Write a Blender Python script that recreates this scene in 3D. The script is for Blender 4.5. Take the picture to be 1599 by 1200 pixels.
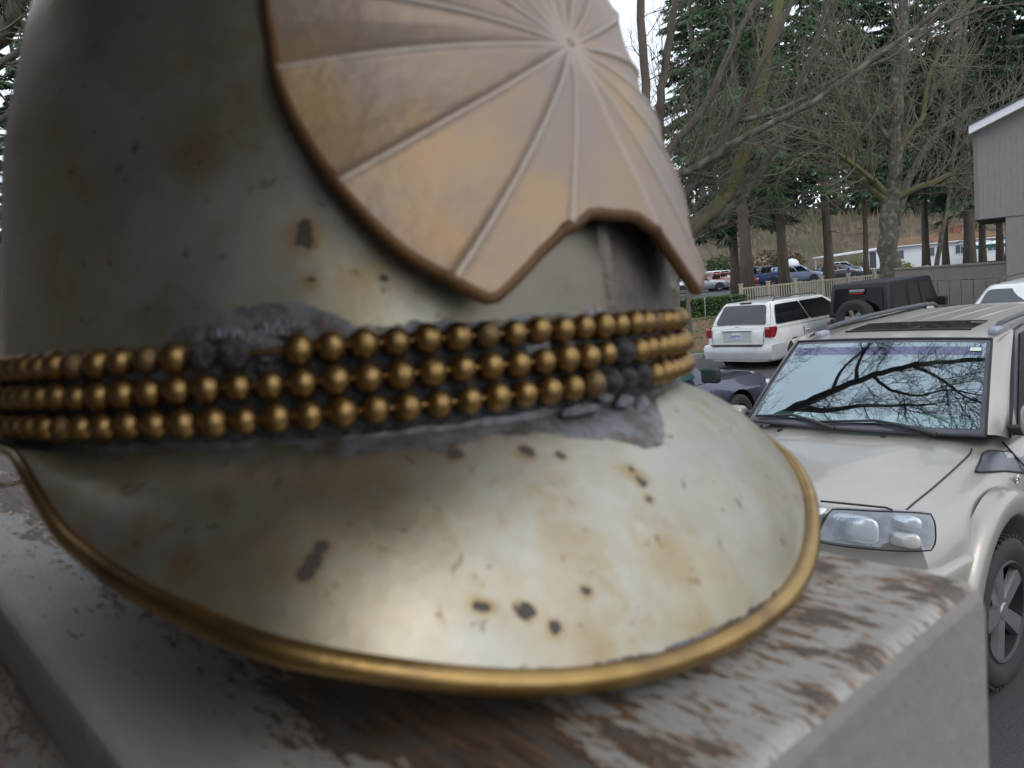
import bpy, bmesh, math, random
from mathutils import Vector, Matrix, noise
S=bpy.context.scene
for o in list(bpy.data.objects): bpy.data.objects.remove(o)
R=math.radians
random.seed(7)
# ------------------------------------------------------------------ camera
cam=bpy.data.objects.new('camera',bpy.data.cameras.new('camera')); S.collection.objects.link(cam)
P_,RO=R(7.0),R(5.5)
fwd=Vector((0,math.cos(P_),-math.sin(P_))); r0=Vector((1,0,0)); u0=r0.cross(fwd)
cr=r0*math.cos(RO)-u0*math.sin(RO); cu=r0*math.sin(RO)+u0*math.cos(RO)
m=Matrix((cr,cu,-fwd)).transposed().to_4x4(); m.translation=Vector((0,0,2.15)); cam.matrix_world=m
cam.data.sensor_width=36; cam.data.lens=36*1250/1599; cam.data.clip_start=.01; cam.data.clip_end=3000
cam.data.dof.use_dof=True; cam.data.dof.focus_distance=7.0; cam.data.dof.aperture_fstop=24
S.camera=cam
# ------------------------------------------------------------------ light: overcast day
W=bpy.data.worlds.new('World'); S.world=W; W.use_nodes=True; nt=W.node_tree; nt.nodes.clear()
sky=nt.nodes.new('ShaderNodeTexSky'); sky.sky_type='NISHITA'; sky.sun_disc=False
SUN_EL,SUN_AZ=42,150      # azimuth measured clockwise from +Y
sky.sun_elevation=R(SUN_EL); sky.sun_rotation=R(SUN_AZ)
mx=nt.nodes.new('ShaderNodeMixRGB'); mx.inputs[0].default_value=.82; mx.inputs[2].default_value=(9.7,10.6,11.8,1)
tc=nt.nodes.new('ShaderNodeTexCoord'); nz=nt.nodes.new('ShaderNodeTexNoise'); nz.inputs['Scale'].default_value=2.2; nz.inputs['Detail'].default_value=5
cl=nt.nodes.new('ShaderNodeMapRange'); cl.inputs[1].default_value=.3; cl.inputs[2].default_value=.7; cl.inputs[3].default_value=.82; cl.inputs[4].default_value=1.1
ml=nt.nodes.new('ShaderNodeMixRGB'); ml.blend_type='MULTIPLY'; ml.inputs[0].default_value=1
bg=nt.nodes.new('ShaderNodeBackground'); bg.inputs['Strength'].default_value=.148; wo=nt.nodes.new('ShaderNodeOutputWorld')
K=nt.links.new
K(sky.outputs[0],mx.inputs[1]); K(tc.outputs['Generated'],nz.inputs['Vector']); K(nz.outputs['Fac'],cl.inputs[0])
K(mx.outputs[0],ml.inputs[1]); K(cl.outputs[0],ml.inputs[2]); K(ml.outputs[0],bg.inputs[0]); K(bg.outputs[0],wo.inputs[0])
sun=bpy.data.objects.new('sun',bpy.data.lights.new('sun','SUN')); S.collection.objects.link(sun)
sun.data.energy=.9; sun.data.angle=R(25); sun.data.color=(1,.96,.9)
sd=Vector((math.sin(R(SUN_AZ))*math.cos(R(SUN_EL)),math.cos(R(SUN_AZ))*math.cos(R(SUN_EL)),math.sin(R(SUN_EL))))
sun.rotation_euler=(-sd).to_track_quat('-Z','Y').to_euler(); sun.location=sd*50
S.view_settings.view_transform='Standard'; S.view_settings.look='None'; S.view_settings.gamma=1; S.view_settings.use_curve_mapping=False
S.view_settings.exposure=-.1
# ------------------------------------------------------------------ helpers
def M(name,col,rough=.7,metal=0,col2=None,scale=20,bump=0,bscale=None,coat=0,stretch=None,thr=None,spec=None,emit=None,detail=6,col3=None,s3=3):
    m=bpy.data.materials.new(name); m.use_nodes=True; t=m.node_tree; b=t.nodes['Principled BSDF']; k=t.links.new
    b.inputs['Base Color'].default_value=(*col,1); b.inputs['Roughness'].default_value=rough; b.inputs['Metallic'].default_value=metal
    if coat: b.inputs['Coat Weight'].default_value=coat; b.inputs['Coat Roughness'].default_value=.06
    if spec is not None: b.inputs['Specular IOR Level'].default_value=spec
    if emit: b.inputs['Emission Color'].default_value=(*emit[0],1); b.inputs['Emission Strength'].default_value=emit[1]
    if col2 or bump:
        c=t.nodes.new('ShaderNodeTexCoord'); mp=t.nodes.new('ShaderNodeMapping'); k(c.outputs['Object'],mp.inputs[0])
        if stretch: mp.inputs['Scale'].default_value=stretch
        n=t.nodes.new('ShaderNodeTexNoise'); n.inputs['Scale'].default_value=scale; n.inputs['Detail'].default_value=detail; n.inputs['Roughness'].default_value=.6
        k(mp.outputs[0],n.inputs['Vector'])
        if col2:
            r=t.nodes.new('ShaderNodeValToRGB'); lo,hi=thr or (.3,.7)
            r.color_ramp.elements[0].position=lo; r.color_ramp.elements[1].position=hi
            r.color_ramp.elements[0].color=(*col,1); r.color_ramp.elements[1].color=(*col2,1)
            k(n.outputs['Fac'],r.inputs[0]); out=r.outputs[0]
            if col3:
                n3=t.nodes.new('ShaderNodeTexNoise'); n3.inputs['Scale'].default_value=s3; n3.inputs['Detail'].default_value=4; k(mp.outputs[0],n3.inputs['Vector'])
                r3=t.nodes.new('ShaderNodeMapRange'); r3.inputs[1].default_value=.5; r3.inputs[2].default_value=.65; k(n3.outputs['Fac'],r3.inputs[0])
                x=t.nodes.new('ShaderNodeMixRGB'); x.inputs[2].default_value=(*col3,1); k(r3.outputs[0],x.inputs[0]); k(out,x.inputs[1]); out=x.outputs[0]
            k(out,b.inputs['Base Color'])
        if bump:
            n2=t.nodes.new('ShaderNodeTexNoise'); n2.inputs['Scale'].default_value=bscale or scale*3; n2.inputs['Detail'].default_value=4; k(mp.outputs[0],n2.inputs['Vector'])
            bp=t.nodes.new('ShaderNodeBump'); bp.inputs['Strength'].default_value=bump; bp.inputs['Distance'].default_value=.02; k(n2.outputs['Fac'],bp.inputs['Height']); k(bp.outputs[0],b.inputs['Normal'])
    return m
def glassmat(name,tint=(.35,.45,.45),f0=.10,gloss=(.82,.93,1.0)):
    m=bpy.data.materials.new(name); m.use_nodes=True; t=m.node_tree; t.nodes.clear(); k=t.links.new; N=t.nodes.new
    o=N('ShaderNodeOutputMaterial'); x=N('ShaderNodeMixShader'); a=N('ShaderNodeBsdfTransparent'); g=N('ShaderNodeBsdfGlossy')
    a.inputs[0].default_value=(*tint,1); g.inputs['Roughness'].default_value=.012; g.inputs[0].default_value=(*gloss,1)
    ge=N('ShaderNodeNewGeometry'); d=N('ShaderNodeVectorMath'); d.operation='DOT_PRODUCT'; k(ge.outputs['Normal'],d.inputs[0]); k(ge.outputs['Incoming'],d.inputs[1])
    ab=N('ShaderNodeMath'); ab.operation='ABSOLUTE'; k(d.outputs['Value'],ab.inputs[0]); su=N('ShaderNodeMath'); su.operation='SUBTRACT'; su.inputs[0].default_value=1; k(ab.outputs[0],su.inputs[1])
    pw=N('ShaderNodeMath'); pw.operation='POWER'; pw.inputs[1].default_value=4.2; k(su.outputs[0],pw.inputs[0]); mr=N('ShaderNodeMapRange'); mr.inputs[3].default_value=f0; mr.inputs[4].default_value=1; k(pw.outputs[0],mr.inputs[0])
    k(mr.outputs[0],x.inputs[0]); k(a.outputs[0],x.inputs[1]); k(g.outputs[0],x.inputs[2]); k(x.outputs[0],o.inputs[0]); return m
def tag(o,label=None,cat=None,group=None,kind=None):
    if label: o['label']=label
    if cat: o['category']=cat
    if group: o['group']=group
    if kind: o['kind']=kind
    return o
def empty(name,label,cat,loc=(0,0,0),rz=0,group=None):
    o=bpy.data.objects.new(name,None); S.collection.objects.link(o); o.location=loc; o.rotation_euler=(0,0,rz); o.empty_display_size=.1
    return tag(o,label,cat,group)
class MB:
    def __init__(s): s.v=[]; s.f=[]
    def add(s,vs,fs):
        n=len(s.v); s.v+=[tuple(v) for v in vs]; s.f+=[tuple(i+n for i in f) for f in fs]; return s
    def box(s,x0,x1,y0,y1,z0,z1,mt=None):
        vs=[Vector((x,y,z)) for z in (z0,z1) for y in (y0,y1) for x in (x0,x1)]
        if mt: vs=[mt@v for v in vs]
        return s.add(vs,[(0,2,3,1),(4,5,7,6),(0,1,5,4),(2,6,7,3),(0,4,6,2),(1,3,7,5)])
    def rbox(s,x0,x1,y0,y1,z0,z1,b=.02,seg=2,mt=None):
        bm=bmesh.new(); bmesh.ops.create_cube(bm,size=1)
        for v in bm.verts: v.co=Vector(((x0+x1)/2+v.co.x*(x1-x0),(y0+y1)/2+v.co.y*(y1-y0),(z0+z1)/2+v.co.z*(z1-z0)))
        bmesh.ops.bevel(bm,geom=bm.edges[:],offset=b,segments=seg,profile=.5,affect='EDGES')
        if mt: bm.transform(mt)
        bm.verts.index_update(); s.add([v.co for v in bm.verts],[[v.index for v in f.verts] for f in bm.faces]); bm.free(); return s
    def tube(s,pts,rad,n=8,caps=True):
        pts=[Vector(p) for p in pts]; k=len(pts)
        if not hasattr(rad,'__len__'): rad=[rad]*k
        up=None; vs=[]
        for i,p in enumerate(pts):
            t=(pts[min(i+1,k-1)]-pts[max(i-1,0)]); t=t.normalized() if t.length>1e-9 else Vector((0,0,1))
            if up is None: up=t.orthogonal().normalized()
            up=(up-t*up.dot(t)); up=up.normalized() if up.length>1e-6 else t.orthogonal().normalized()
            w=t.cross(up)
            for j in range(n):
                a=2*math.pi*j/n; vs.append(p+(up*math.cos(a)+w*math.sin(a))*rad[i])
        fs=[(i*n+j,i*n+(j+1)%n,(i+1)*n+(j+1)%n,(i+1)*n+j) for i in range(k-1) for j in range(n)]
        if caps: fs+=[tuple(range(n-1,-1,-1)),tuple((k-1)*n+j for j in range(n))]
        return s.add(vs,fs)
    def grid(s,rows,closed=False):
        n=len(rows[0]); vs=[p for r in rows for p in r]
        fs=[(i*n+j,i*n+(j+1)%n,(i+1)*n+(j+1)%n,(i+1)*n+j) for i in range(len(rows)-1) for j in range(n if closed else n-1)]
        return s.add(vs,fs)
    def lathe(s,prof,n=24,axis='z',c=(0,0,0),mt=None):
        rows=[]
        for r,h in prof:
            row=[]
            for j in range(n):
                a=2*math.pi*j/n
                p={'z':(r*math.cos(a),r*math.sin(a),h),'y':(r*math.cos(a),h,r*math.sin(a)),'x':(h,r*math.cos(a),r*math.sin(a))}[axis]
                p=Vector(p)+Vector(c); row.append(mt@p if mt else p)
            rows.append(row)
        return s.grid(rows,True)
    def mesh(s,name,mat=None,smooth=None):
        me=bpy.data.meshes.new(name); me.from_pydata(s.v,[],s.f)
        if mat: me.materials.append(mat)
        if smooth is not None:
            me.polygons.foreach_set('use_smooth',[True]*len(me.polygons))
            if smooth<180: me.set_sharp_from_angle(angle=R(smooth))
        me.update(); return me
    def build(s,name,mat,parent=None,smooth=None,fix=False,**kw):
        me=s.mesh(name,mat,smooth)
        if fix:
            bm=bmesh.new(); bm.from_mesh(me); bmesh.ops.remove_doubles(bm,verts=bm.verts,dist=1e-5); bmesh.ops.recalc_face_normals(bm,faces=bm.faces); bm.to_mesh(me); bm.free()
            if smooth is not None:
                me.polygons.foreach_set('use_smooth',[True]*len(me.polygons)); me.set_sharp_from_angle(angle=R(smooth))
        return obj(name,me,parent,**kw)
def obj(name,me,parent=None,**kw):
    o=bpy.data.objects.new(name,me); S.collection.objects.link(o); o.parent=parent; tag(o,**kw); return o
def copy_tree(o,parent=None):
    c=o.copy(); S.collection.objects.link(c); c.parent=parent
    for ch in list(o.children): copy_tree(ch,c)
    return c
def boolean(o,cutters):
    tmp=[]
    for mb in cutters:
        c=bpy.data.objects.new('tmp',mb.mesh('tmp')); S.collection.objects.link(c); c.matrix_world=o.matrix_world.copy(); c.parent=o.parent; tmp.append(c)
        bm=bmesh.new(); bm.from_mesh(c.data); bmesh.ops.recalc_face_normals(bm,faces=bm.faces); bm.to_mesh(c.data); bm.free()
        md=o.modifiers.new('b','BOOLEAN'); md.object=c; md.operation='DIFFERENCE'; md.solver='EXACT'
    dg=bpy.context.evaluated_depsgraph_get(); dg.update(); me=bpy.data.meshes.new_from_object(o.evaluated_get(dg)); o.modifiers.clear(); o.data=me
    for c in tmp: bpy.data.objects.remove(c)
    me.polygons.foreach_set('use_smooth',[True]*len(me.polygons)); me.set_sharp_from_angle(angle=R(35))
def catmull(pts,k=4):
    pts=[Vector(p) for p in pts]; o=[]
    for i in range(len(pts)-1):
        p0=pts[max(i-1,0)]; p1=pts[i]; p2=pts[i+1]; p3=pts[min(i+2,len(pts)-1)]
        for j in range(k):
            t=j/k; o.append(.5*((2*p1)+(-p0+p2)*t+(2*p0-5*p1+4*p2-p3)*t*t+(-p0+3*p1-3*p2+p3)*t**3))
    o.append(pts[-1]); return o
catmull_=lambda p:catmull(p,4)
def lerp(a,b,t): return a+(b-a)*t
def interp(x,xs,ys):
    if x<=xs[0]: return ys[0]
    for i in range(1,len(xs)):
        if x<=xs[i]: return lerp(ys[i-1],ys[i],(x-xs[i-1])/(xs[i]-xs[i-1]))
    return ys[-1]
# ------------------------------------------------------------------ ground
def G(x,y):
    b=interp(y,[-40,6,14,21,23.4,24,28,36,40,44,60,95,112,130,160,300,900],[-.035,-.035,-.42,-.52,-.52,-.42,-.28,.1,.1,-.3,-.45,-.45,.8,7,11,16,30])
    k=min(max((y-44)/14,0),1)*(1-min(max((y-95)/40,0),1)); b+=k*(.6-.03*(min(max(x,5),50)-15))
    if y>95: b+=noise.noise(Vector((x*.03,y*.03,1)))*2.2*min((y-95)/30,1)
    return b
def frange(a,b,st):
    n=max(1,round((b-a)/st)); return [a+(b-a)*i/n for i in range(n+1)]
def sheet(name,xs,ys,off,mat,**kw):
    mb=MB(); mb.grid([[Vector((x,y,G(x,y)+off)) for x in xs] for y in ys]); return mb.build(name,mat,None,180,**kw)
YS=[-40,-20,0,6,14,21,23.4,24,28,32,36,40,44,48,54,60,75,95]+frange(98,160,3)+[180,220,300,500,900]
XS=[-900,-400,-200]+frange(-120,160,7)+[220,400,900]
asph=M('asphalt',(.030,.031,.034),.75,col2=(.075,.076,.08),scale=90,bump=.35,bscale=160,thr=(.35,.75),col3=(.05,.048,.046),s3=1.2)
soil=M('ground_soil',(.05,.06,.025),.95,col2=(.11,.085,.05),scale=.6,bump=.5,bscale=6)
hillm=M('hillside_brush',(.085,.066,.045),.95,col2=(.155,.118,.085),scale=.35,bump=.6,bscale=3,col3=(.075,.08,.04),s3=.12)
mulch=M('mulch',(.09,.045,.025),.95,col2=(.22,.15,.09),scale=5,bump=.6,bscale=18,col3=(.06,.09,.03),s3=.7)
g=sheet('ground',XS,YS,-.02,soil,kind='structure')
g.data.materials.append(hillm)
for p in g.data.polygons:
    if p.center.y>97: p.material_index=1
sheet('parking_lot',frange(-30,45,5),[-20,0,6,14,21,23.4],0,asph,kind='structure')
sheet('far_parking_lot',frange(-20,90,5),[44,48,54,60,75,95],.03,M('far_asphalt',(.06,.062,.066),.8,col2=(.09,.09,.095),scale=3),kind='structure')
sheet('planting_bed',frange(-6,9.5,.5),[24,28,32,36,40],.03,mulch,kind='structure')
kb=MB()
for i in range(12): kb.rbox(-6+i*1.3,-6+i*1.3+1.29,23.4,23.6,-.62,-.36,.02)
kb.build('kerb',M('kerb_concrete',(.3,.29,.27),.9,col2=(.22,.21,.19),scale=9),None,kind='structure')
# strip of paler concrete by the near wheel
st=MB(); 
for i in range(7):
    a=Matrix.Translation((1.35+i*.92,2.62-i*.33,-.035))@Matrix.Rotation(R(-20),4,'Z'); st.rbox(0,.96,-.75,0,-.06,.012,.006,1,a)
st.build('concrete_gutter',M('gutter_concrete',(.16,.15,.125),.9,col2=(.09,.085,.07),scale=25,bump=.3,bscale=120),None,kind='structure')
# leaf litter flecks on the asphalt
lf=MB(); rr=random.Random(3)
for i in range(900):
    x,y=rr.uniform(.6,6),rr.uniform(1.6,9); s=rr.uniform(.004,.014); a=rr.uniform(0,6.3); z=G(x,y)+.004
    lf.add([(x+s*math.cos(a+k*2.09)*(1.4 if k==0 else .7),y+s*math.sin(a+k*2.09),z+rr.uniform(0,.004)) for k in range(3)],[(0,1,2)])
tag(lf.build('leaf_litter',M('litter',(.3,.27,.22),.9,col2=(.14,.09,.05),scale=4)),'pale flecks of leaf litter scattered on the dark asphalt','leaf litter',kind='stuff')
# ------------------------------------------------------------------ the weathered ledge
def paintmat(name,paint,amount,long_scale=9,cross=46):
    m=bpy.data.materials.new(name); m.use_nodes=True; t=m.node_tree; b=t.nodes['Principled BSDF']; k=t.links.new; N=t.nodes.new
    c=N('ShaderNodeTexCoord')
    def noi(sx,sy,sz,sc,det=5,dist=0):
        mp=N('ShaderNodeMapping'); mp.inputs['Scale'].default_value=(sx,sy,sz); k(c.outputs['Object'],mp.inputs[0])
        n=N('ShaderNodeTexNoise'); n.inputs['Scale'].default_value=sc; n.inputs['Detail'].default_value=det; n.inputs['Roughness'].default_value=.62; n.inputs['Distortion'].default_value=dist
        k(mp.outputs[0],n.inputs['Vector']); return n.outputs['Fac']
    def mr(x,a,bb,c0=0,d=1):
        r=N('ShaderNodeMapRange'); r.inputs[1].default_value=a; r.inputs[2].default_value=bb; r.inputs[3].default_value=c0; r.inputs[4].default_value=d; k(x,r.inputs[0]); return r.outputs[0]
    def mix(f,a,bb):
        x=N('ShaderNodeMixRGB'); k(f,x.inputs[0])
        for i,q in ((1,a),(2,bb)):
            if isinstance(q,tuple): x.inputs[i].default_value=(*q,1)
            else: k(q,x.inputs[i])
        return x.outputs[0]
    def add(a,bb,op='ADD'):
        x=N('ShaderNodeMath'); x.operation=op
        for i,q in ((0,a),(1,bb)):
            if isinstance(q,(int,float)): x.inputs[i].default_value=q
            else: k(q,x.inputs[i])
        return x.outputs[0]
    big=noi(1,1.8,1,11,3,.6); mid=noi(1,3.1,1,62,7,.25); fine=noi(1,4.0,1,130,5)
    at=N('ShaderNodeAttribute'); at.attribute_name='peel'
    v=add(add(add(big,.34,'MULTIPLY'),add(mid,.38,'MULTIPLY')),add(fine,.28,'MULTIPLY'))
    v=add(v,add(at.outputs['Fac'],.17,'MULTIPLY')); v=add(v,-amount)
    mask=mr(v,.50,.512)      # 1 = bare wood
    edge=mr(v,.455,.50)      # stained rim round each flake
    wood=mix(mr(noi(1,9,1,60,4),.35,.65),(.29,.175,.10),(.10,.068,.048))
    wood=mix(mr(mid,.5,.62),wood,(.17,.145,.125))
    pc=mix(mr(noi(1,1,1,25,4),.35,.7),paint,tuple(q*.8 for q in paint))
    pc=mix(add(edge,.7,'MULTIPLY'),pc,(.33,.185,.08))
    pv=mr(at.outputs['Fac'],-.9,-.1,-.12,0); pc=mix(mr(add(noi(1,3.5,1,95,6,.2),pv),.555,.60),pc,(.27,.155,.075)); pc=mix(mr(add(noi(1,2.4,1,210,3),pv),.60,.66),pc,(.20,.12,.065))
    k(mix(mask,pc,wood),b.inputs['Base Color']); b.inputs['Roughness'].default_value=.62
    bp=N('ShaderNodeBump'); bp.inputs['Strength'].default_value=.8; bp.inputs['Distance'].default_value=.0012
    h=add(add(mask,-1,'MULTIPLY'),add(fine,.35,'MULTIPLY')); k(h,bp.inputs['Height']); k(bp.outputs[0],b.inputs['Normal'])
    return m
LZ=2.15-.081
ANG=math.atan2(.756,-.655)         # local x runs along the board (away to the left), local y points towards -n
TH=.074
ledge=empty('ledge','thick weathered ledge beam with peeling grey paint carrying the metal helmet','ledge',(-.131*.756+.1*-.655,.131*.655+.1*.756,LZ-TH),ANG)
dv=Vector((-.655,.756,0)).normalized(); nv=Vector((.756,.655,0)).normalized(); org=Vector((ledge.location.x,ledge.location.y,0))
def LL(d,n,z): # board coords (d along, n across) to ledge-local
    w=dv*d+nv*n-org; return Vector((w.dot(dv),-w.dot(nv),z-(LZ-TH)))
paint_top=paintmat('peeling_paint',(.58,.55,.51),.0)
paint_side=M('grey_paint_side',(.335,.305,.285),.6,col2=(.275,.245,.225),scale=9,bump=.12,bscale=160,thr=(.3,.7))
def beam(name,d0,d1f,d1n,n0,n1,mat,r=.0045,z1=LZ,th=TH,parent=None,nx=120,ny=90,peel=None):
    # top surface is a fine grid rolled over at its edges
    mb=MB(); rows=[]
    for i in range(nx+1):
        row=[]
        prof=[]
        for j in range(ny+1):
            prof.append((n0+r+(n1-n0-2*r)*j/ny,0))
        arcL=[(n0+r-r*math.sin(a),-r+r*math.cos(a)) for a in [R(q) for q in (90,72,54,36,18)]]
        arcR=[(n1-r+r*math.sin(a),-r+r*math.cos(a)) for a in [R(q) for q in (18,36,54,72,90)]]
        pr=[(n0,-th)]+arcL+prof+arcR+[(n1,-th)]
        f=i/nx
        for (n_,z) in pr:
            dend=lerp(d1f,d1n,(n_-n0)/(n1-n0)); d=d0+(dend-d0)*(f**1.25)
            zz=z1+z
            zz+=-.0009*max(0,noise.noise(Vector((d*20,n_*60,0))))-.0005*noise.noise(Vector((d*6,n_*8,3)))
            dd=(d-d0)
            if dd<r: zz-= (r-math.sqrt(max(0,r*r-(r-dd)**2))) if z>-r*1.01 else 0
            row.append(LL(d,n_,zz))
        rows.append(row)
    mb.grid(rows); n=len(rows[0]); mb.f.append(tuple(range(n))); mb.f.append(tuple(range(nx*n+n-1,nx*n-1,-1)))
    o=mb.build(name,mat,parent or ledge,smooth=50); return o
bm1=beam('beam',.0685,.502,.478,.0314,.2041,paint_top)
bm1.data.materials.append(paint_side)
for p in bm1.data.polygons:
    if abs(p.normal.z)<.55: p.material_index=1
at=bm1.data.attributes.new('peel','FLOAT','POINT')
for i,v in enumerate(bm1.data.vertices):
    w=org+dv*v.co.x-nv*v.co.y; d=w.dot(dv); n_=w.dot(nv)
    # paint survives along the sheltered left side, flakes off in the open half
    a=interp(n_,[.03,.05,.068,.1,.2],[-1.1,-.8,.0,.12,.15])+.8*math.exp(-((d-.135)/.045)**2-((n_-.082)/.022)**2)+interp(d,[.05,.09,.13,.2,.3],[-.45,-.30,.05,.1,.25]); at.data[i].value=a
b2=beam('beam',.508,1.0,1.0,-.12,.2041,paint_top,nx=40)
at=b2.data.attributes.new('peel','FLOAT','POINT')
for i in range(len(b2.data.vertices)): at.data[i].value=.15
b2['label']='second beam beyond the butt joint, flaking paint'
# moss and rust lying in the joint
mj=MB(); rr=random.Random(5)
for i in range(260):
    q=rr.random(); n_=lerp(.03,.2,q); d=lerp(.505,.482,q)+rr.uniform(.0,.016); c=LL(d,n_,LZ+.0002); s=rr.uniform(.001,.0035)
    mj.add([c+Vector((rr.uniform(-s,s),rr.uniform(-s,s),rr.uniform(0,.0012))) for _ in range(4)],[(0,1,2),(0,2,3),(0,1,3)])
mj.build('joint_moss',M('joint_moss',(.22,.17,.06),.9,col2=(.1,.05,.02),scale=60),ledge,kind='stuff')
fb=MB(); fb.rbox(0,.95,-.0065,.02,-.11,0,.003,2,Matrix.Translation(LL(.072,.026,LZ-.021))@Matrix.Scale(1,4))
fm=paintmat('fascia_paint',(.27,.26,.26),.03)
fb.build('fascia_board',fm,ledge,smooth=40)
fb=MB(); fb.rbox(0,.95,-.0,.024,-.5,0,.004,2,Matrix.Translation(LL(.082,-.0,LZ-.048)))
fb.build('lower_board',paintmat('lower_paint',(.5,.54,.53),.0),ledge,smooth=40)
pw=MB(); pw.box(.02,.9,-.15,-.02,-1.95,0); 
pw.build('post',M('post_paint',(.2,.185,.175),.8,col2=(.15,.135,.125),scale=12),ledge)
# ------------------------------------------------------------------ the helmet
CC=Vector((-.0468,.2582,2.15-.0134)); hn=Vector((.0227,.051,0)); hn.z=math.sqrt(1-hn.x**2-hn.y**2)
he1=Vector((0,1,0)).cross(hn).normalized(); he2=hn.cross(he1)
ZB=-.0635
hm=Matrix((he1,he2,hn)).transposed().to_4x4(); hm.translation=CC+hn*ZB
helmet=empty('helmet','tarnished silver metal helmet with brass bead chains and fluted bronze front plate on the ledge','helmet')
helmet.matrix_world=hm
def HV(x,y,z): return Vector((x,y,z-ZB))
DS=[-.03,-.0028,.0028,.029,.0537,.0646,.0758,.0862,.0971,.112,.128,.143,.156,.166,.173,.176]
DR=[.0985,.0983,.0978,.0954,.0927,.0902,.0873,.0845,.0806,.0745,.066,.0555,.0425,.028,.012,.0004]
def cub(xs,vs,x):
    i=0
    while i<len(xs)-2 and xs[i+1]<x: i+=1
    i=min(max(i,1),len(xs)-3)
    x0,x1,x2,x3=xs[i-1:i+3]; y0,y1,y2,y3=vs[i-1:i+3]
    m1=(y2-y0)/(x2-x0); m2=(y3-y1)/(x3-x1); h=x2-x1; u=min(max((x-x1)/h,0),1)
    return (2*u**3-3*u**2+1)*y1+(u**3-2*u**2+u)*h*m1+(-2*u**3+3*u**2)*y2+(u**3-u**2)*h*m2
def domeR(s): return cub(DS,DR,min(max(s,-.03),.176))
A0=R(-45.5)
KX=[-40,-20,0,20,40,50,60,65,70,75,80,90,110,130,150,180,210]
KR=[.1331,.1323,.1323,.1323,.1331,.128,.1195,.1152,.1115,.1085,.106,.1035,.1030,.1035,.108,.112,.108]
KZ=[-.0490,-.0619,-.0652,-.0619,-.0490,-.0412,-.0342,-.0308,-.0255,-.0200,-.0178,-.018,-.0185,-.021,-.034,-.061,-.034]
def rim(t):
    x=abs((math.degrees(t)+180)%360-180); return cub(KX,KR,x),cub(KX,KZ,x)
def brim(t,w):
    r1,z1=rim(t); r0_,z0=.0985,-.019; e=max(0.,(r1-.104)/.03); b=.0045*e*math.sin(math.pi*w)
    return r0_+(r1-r0_)*w+b*.75, z0+(z1-z0)*w+b*.6
def metal():
    m=bpy.data.materials.new('tarnished_nickel'); m.use_nodes=True; t=m.node_tree; b=t.nodes['Principled BSDF']; k=t.links.new; N=t.nodes.new
    c=N('ShaderNodeTexCoord')
    def noi(sc,det=5,dist=0):
        n=N('ShaderNodeTexNoise'); n.inputs['Scale'].default_value=sc; n.inputs['Detail'].default_value=det; n.inputs['Roughness'].default_value=.6; n.inputs['Distortion'].default_value=dist; k(c.outputs['Object'],n.inputs['Vector']); return n.outputs['Fac']
    def mr(x,a,bb,c0=0,d=1):
        r=N('ShaderNodeMapRange'); r.inputs[1].default_value=a; r.inputs[2].default_value=bb; r.inputs[3].default_value=c0; r.inputs[4].default_value=d; k(x,r.inputs[0]); return r.outputs[0]
    def mix(f,a,bb):
        x=N('ShaderNodeMixRGB'); k(f,x.inputs[0])
        for i,q in ((1,a),(2,bb)):
            if isinstance(q,tuple): x.inputs[i].default_value=(*q,1)
            else: k(q,x.inputs[i])
        return x.outputs[0]
    def add(a,bb,op='ADD'):
        x=N('ShaderNodeMath'); x.operation=op
        for i,q in ((0,a),(1,bb)):
            if isinstance(q,(int,float)): x.inputs[i].default_value=q
            else: k(q,x.inputs[i])
        return x.outputs[0]
    col=mix(mr(noi(26,6),.38,.66),(.52,.49,.43),(.44,.375,.25))
    col=mix(mr(noi(75,6,.6),.53,.68,0,.7),col,(.40,.30,.17)); col=mix(mr(noi(32,6,.5),.56,.68,0,.5),col,(.36,.28,.18))
    col=mix(mr(noi(14,3),.55,.7,0,.5),col,(.40,.385,.36))
    sp=mr(noi(240,3,.5),.655,.70)
    col=mix(add(sp,.6,'MULTIPLY'),col,(.16,.10,.05))
    ar=N('ShaderNodeAttribute'); ar.attribute_name='rust'; ad=N('ShaderNodeAttribute'); ad.attribute_name='solder'
    fn=noi(330,4)
    ym=mr(add(ar.outputs['Fac'],add(noi(120,5),.9,'MULTIPLY')),.5,1.05,0,.8); col=mix(ym,col,(.36,.25,.11)); at3=N('ShaderNodeAttribute'); at3.attribute_name='plate_shade'; tm_=mr(add(at3.outputs['Fac'],add(noi(60,6,.5),.7,'MULTIPLY')),.75,1.15,0,.85); col=mix(tm_,col,(.17,.145,.115)); rm=mr(add(add(ar.outputs['Fac'],add(noi(380,4,.4),1.7,'MULTIPLY')),0),1.42,1.55)  # third attribute darkens the base colour as shade below the plate
    dm=mr(add(ad.outputs['Fac'],add(noi(190,6,.3),1.5,'MULTIPLY')),1.16,1.2)
    col=mix(rm,col,(.085,.066,.052)); 
    dc=mix(mr(noi(120,5),.35,.65),(.10,.092,.09),(.27,.265,.28)); dc=mix(mr(noi(260,5),.5,.62),dc,(.13,.095,.065))
    col=mix(dm,col,dc); k(col,b.inputs['Base Color'])
    k(add(.90,add(add(rm,.6,'MULTIPLY'),add(dm,.45,'MULTIPLY'),'ADD'),'SUBTRACT'),b.inputs['Metallic'])
    k(mr(noi(40,5),.3,.7,.37,.52),b.inputs['Roughness'])
    bp=N('ShaderNodeBump'); bp.inputs['Strength'].default_value=.5; bp.inputs['Distance'].default_value=.0005
    k(add(add(noi(55,6),1.2,'MULTIPLY'),add(dm,add(noi(260,3),.8),'MULTIPLY')),bp.inputs['Height']); k(bp.outputs[0],b.inputs['Normal'])
    return m
nickel=metal()
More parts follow.
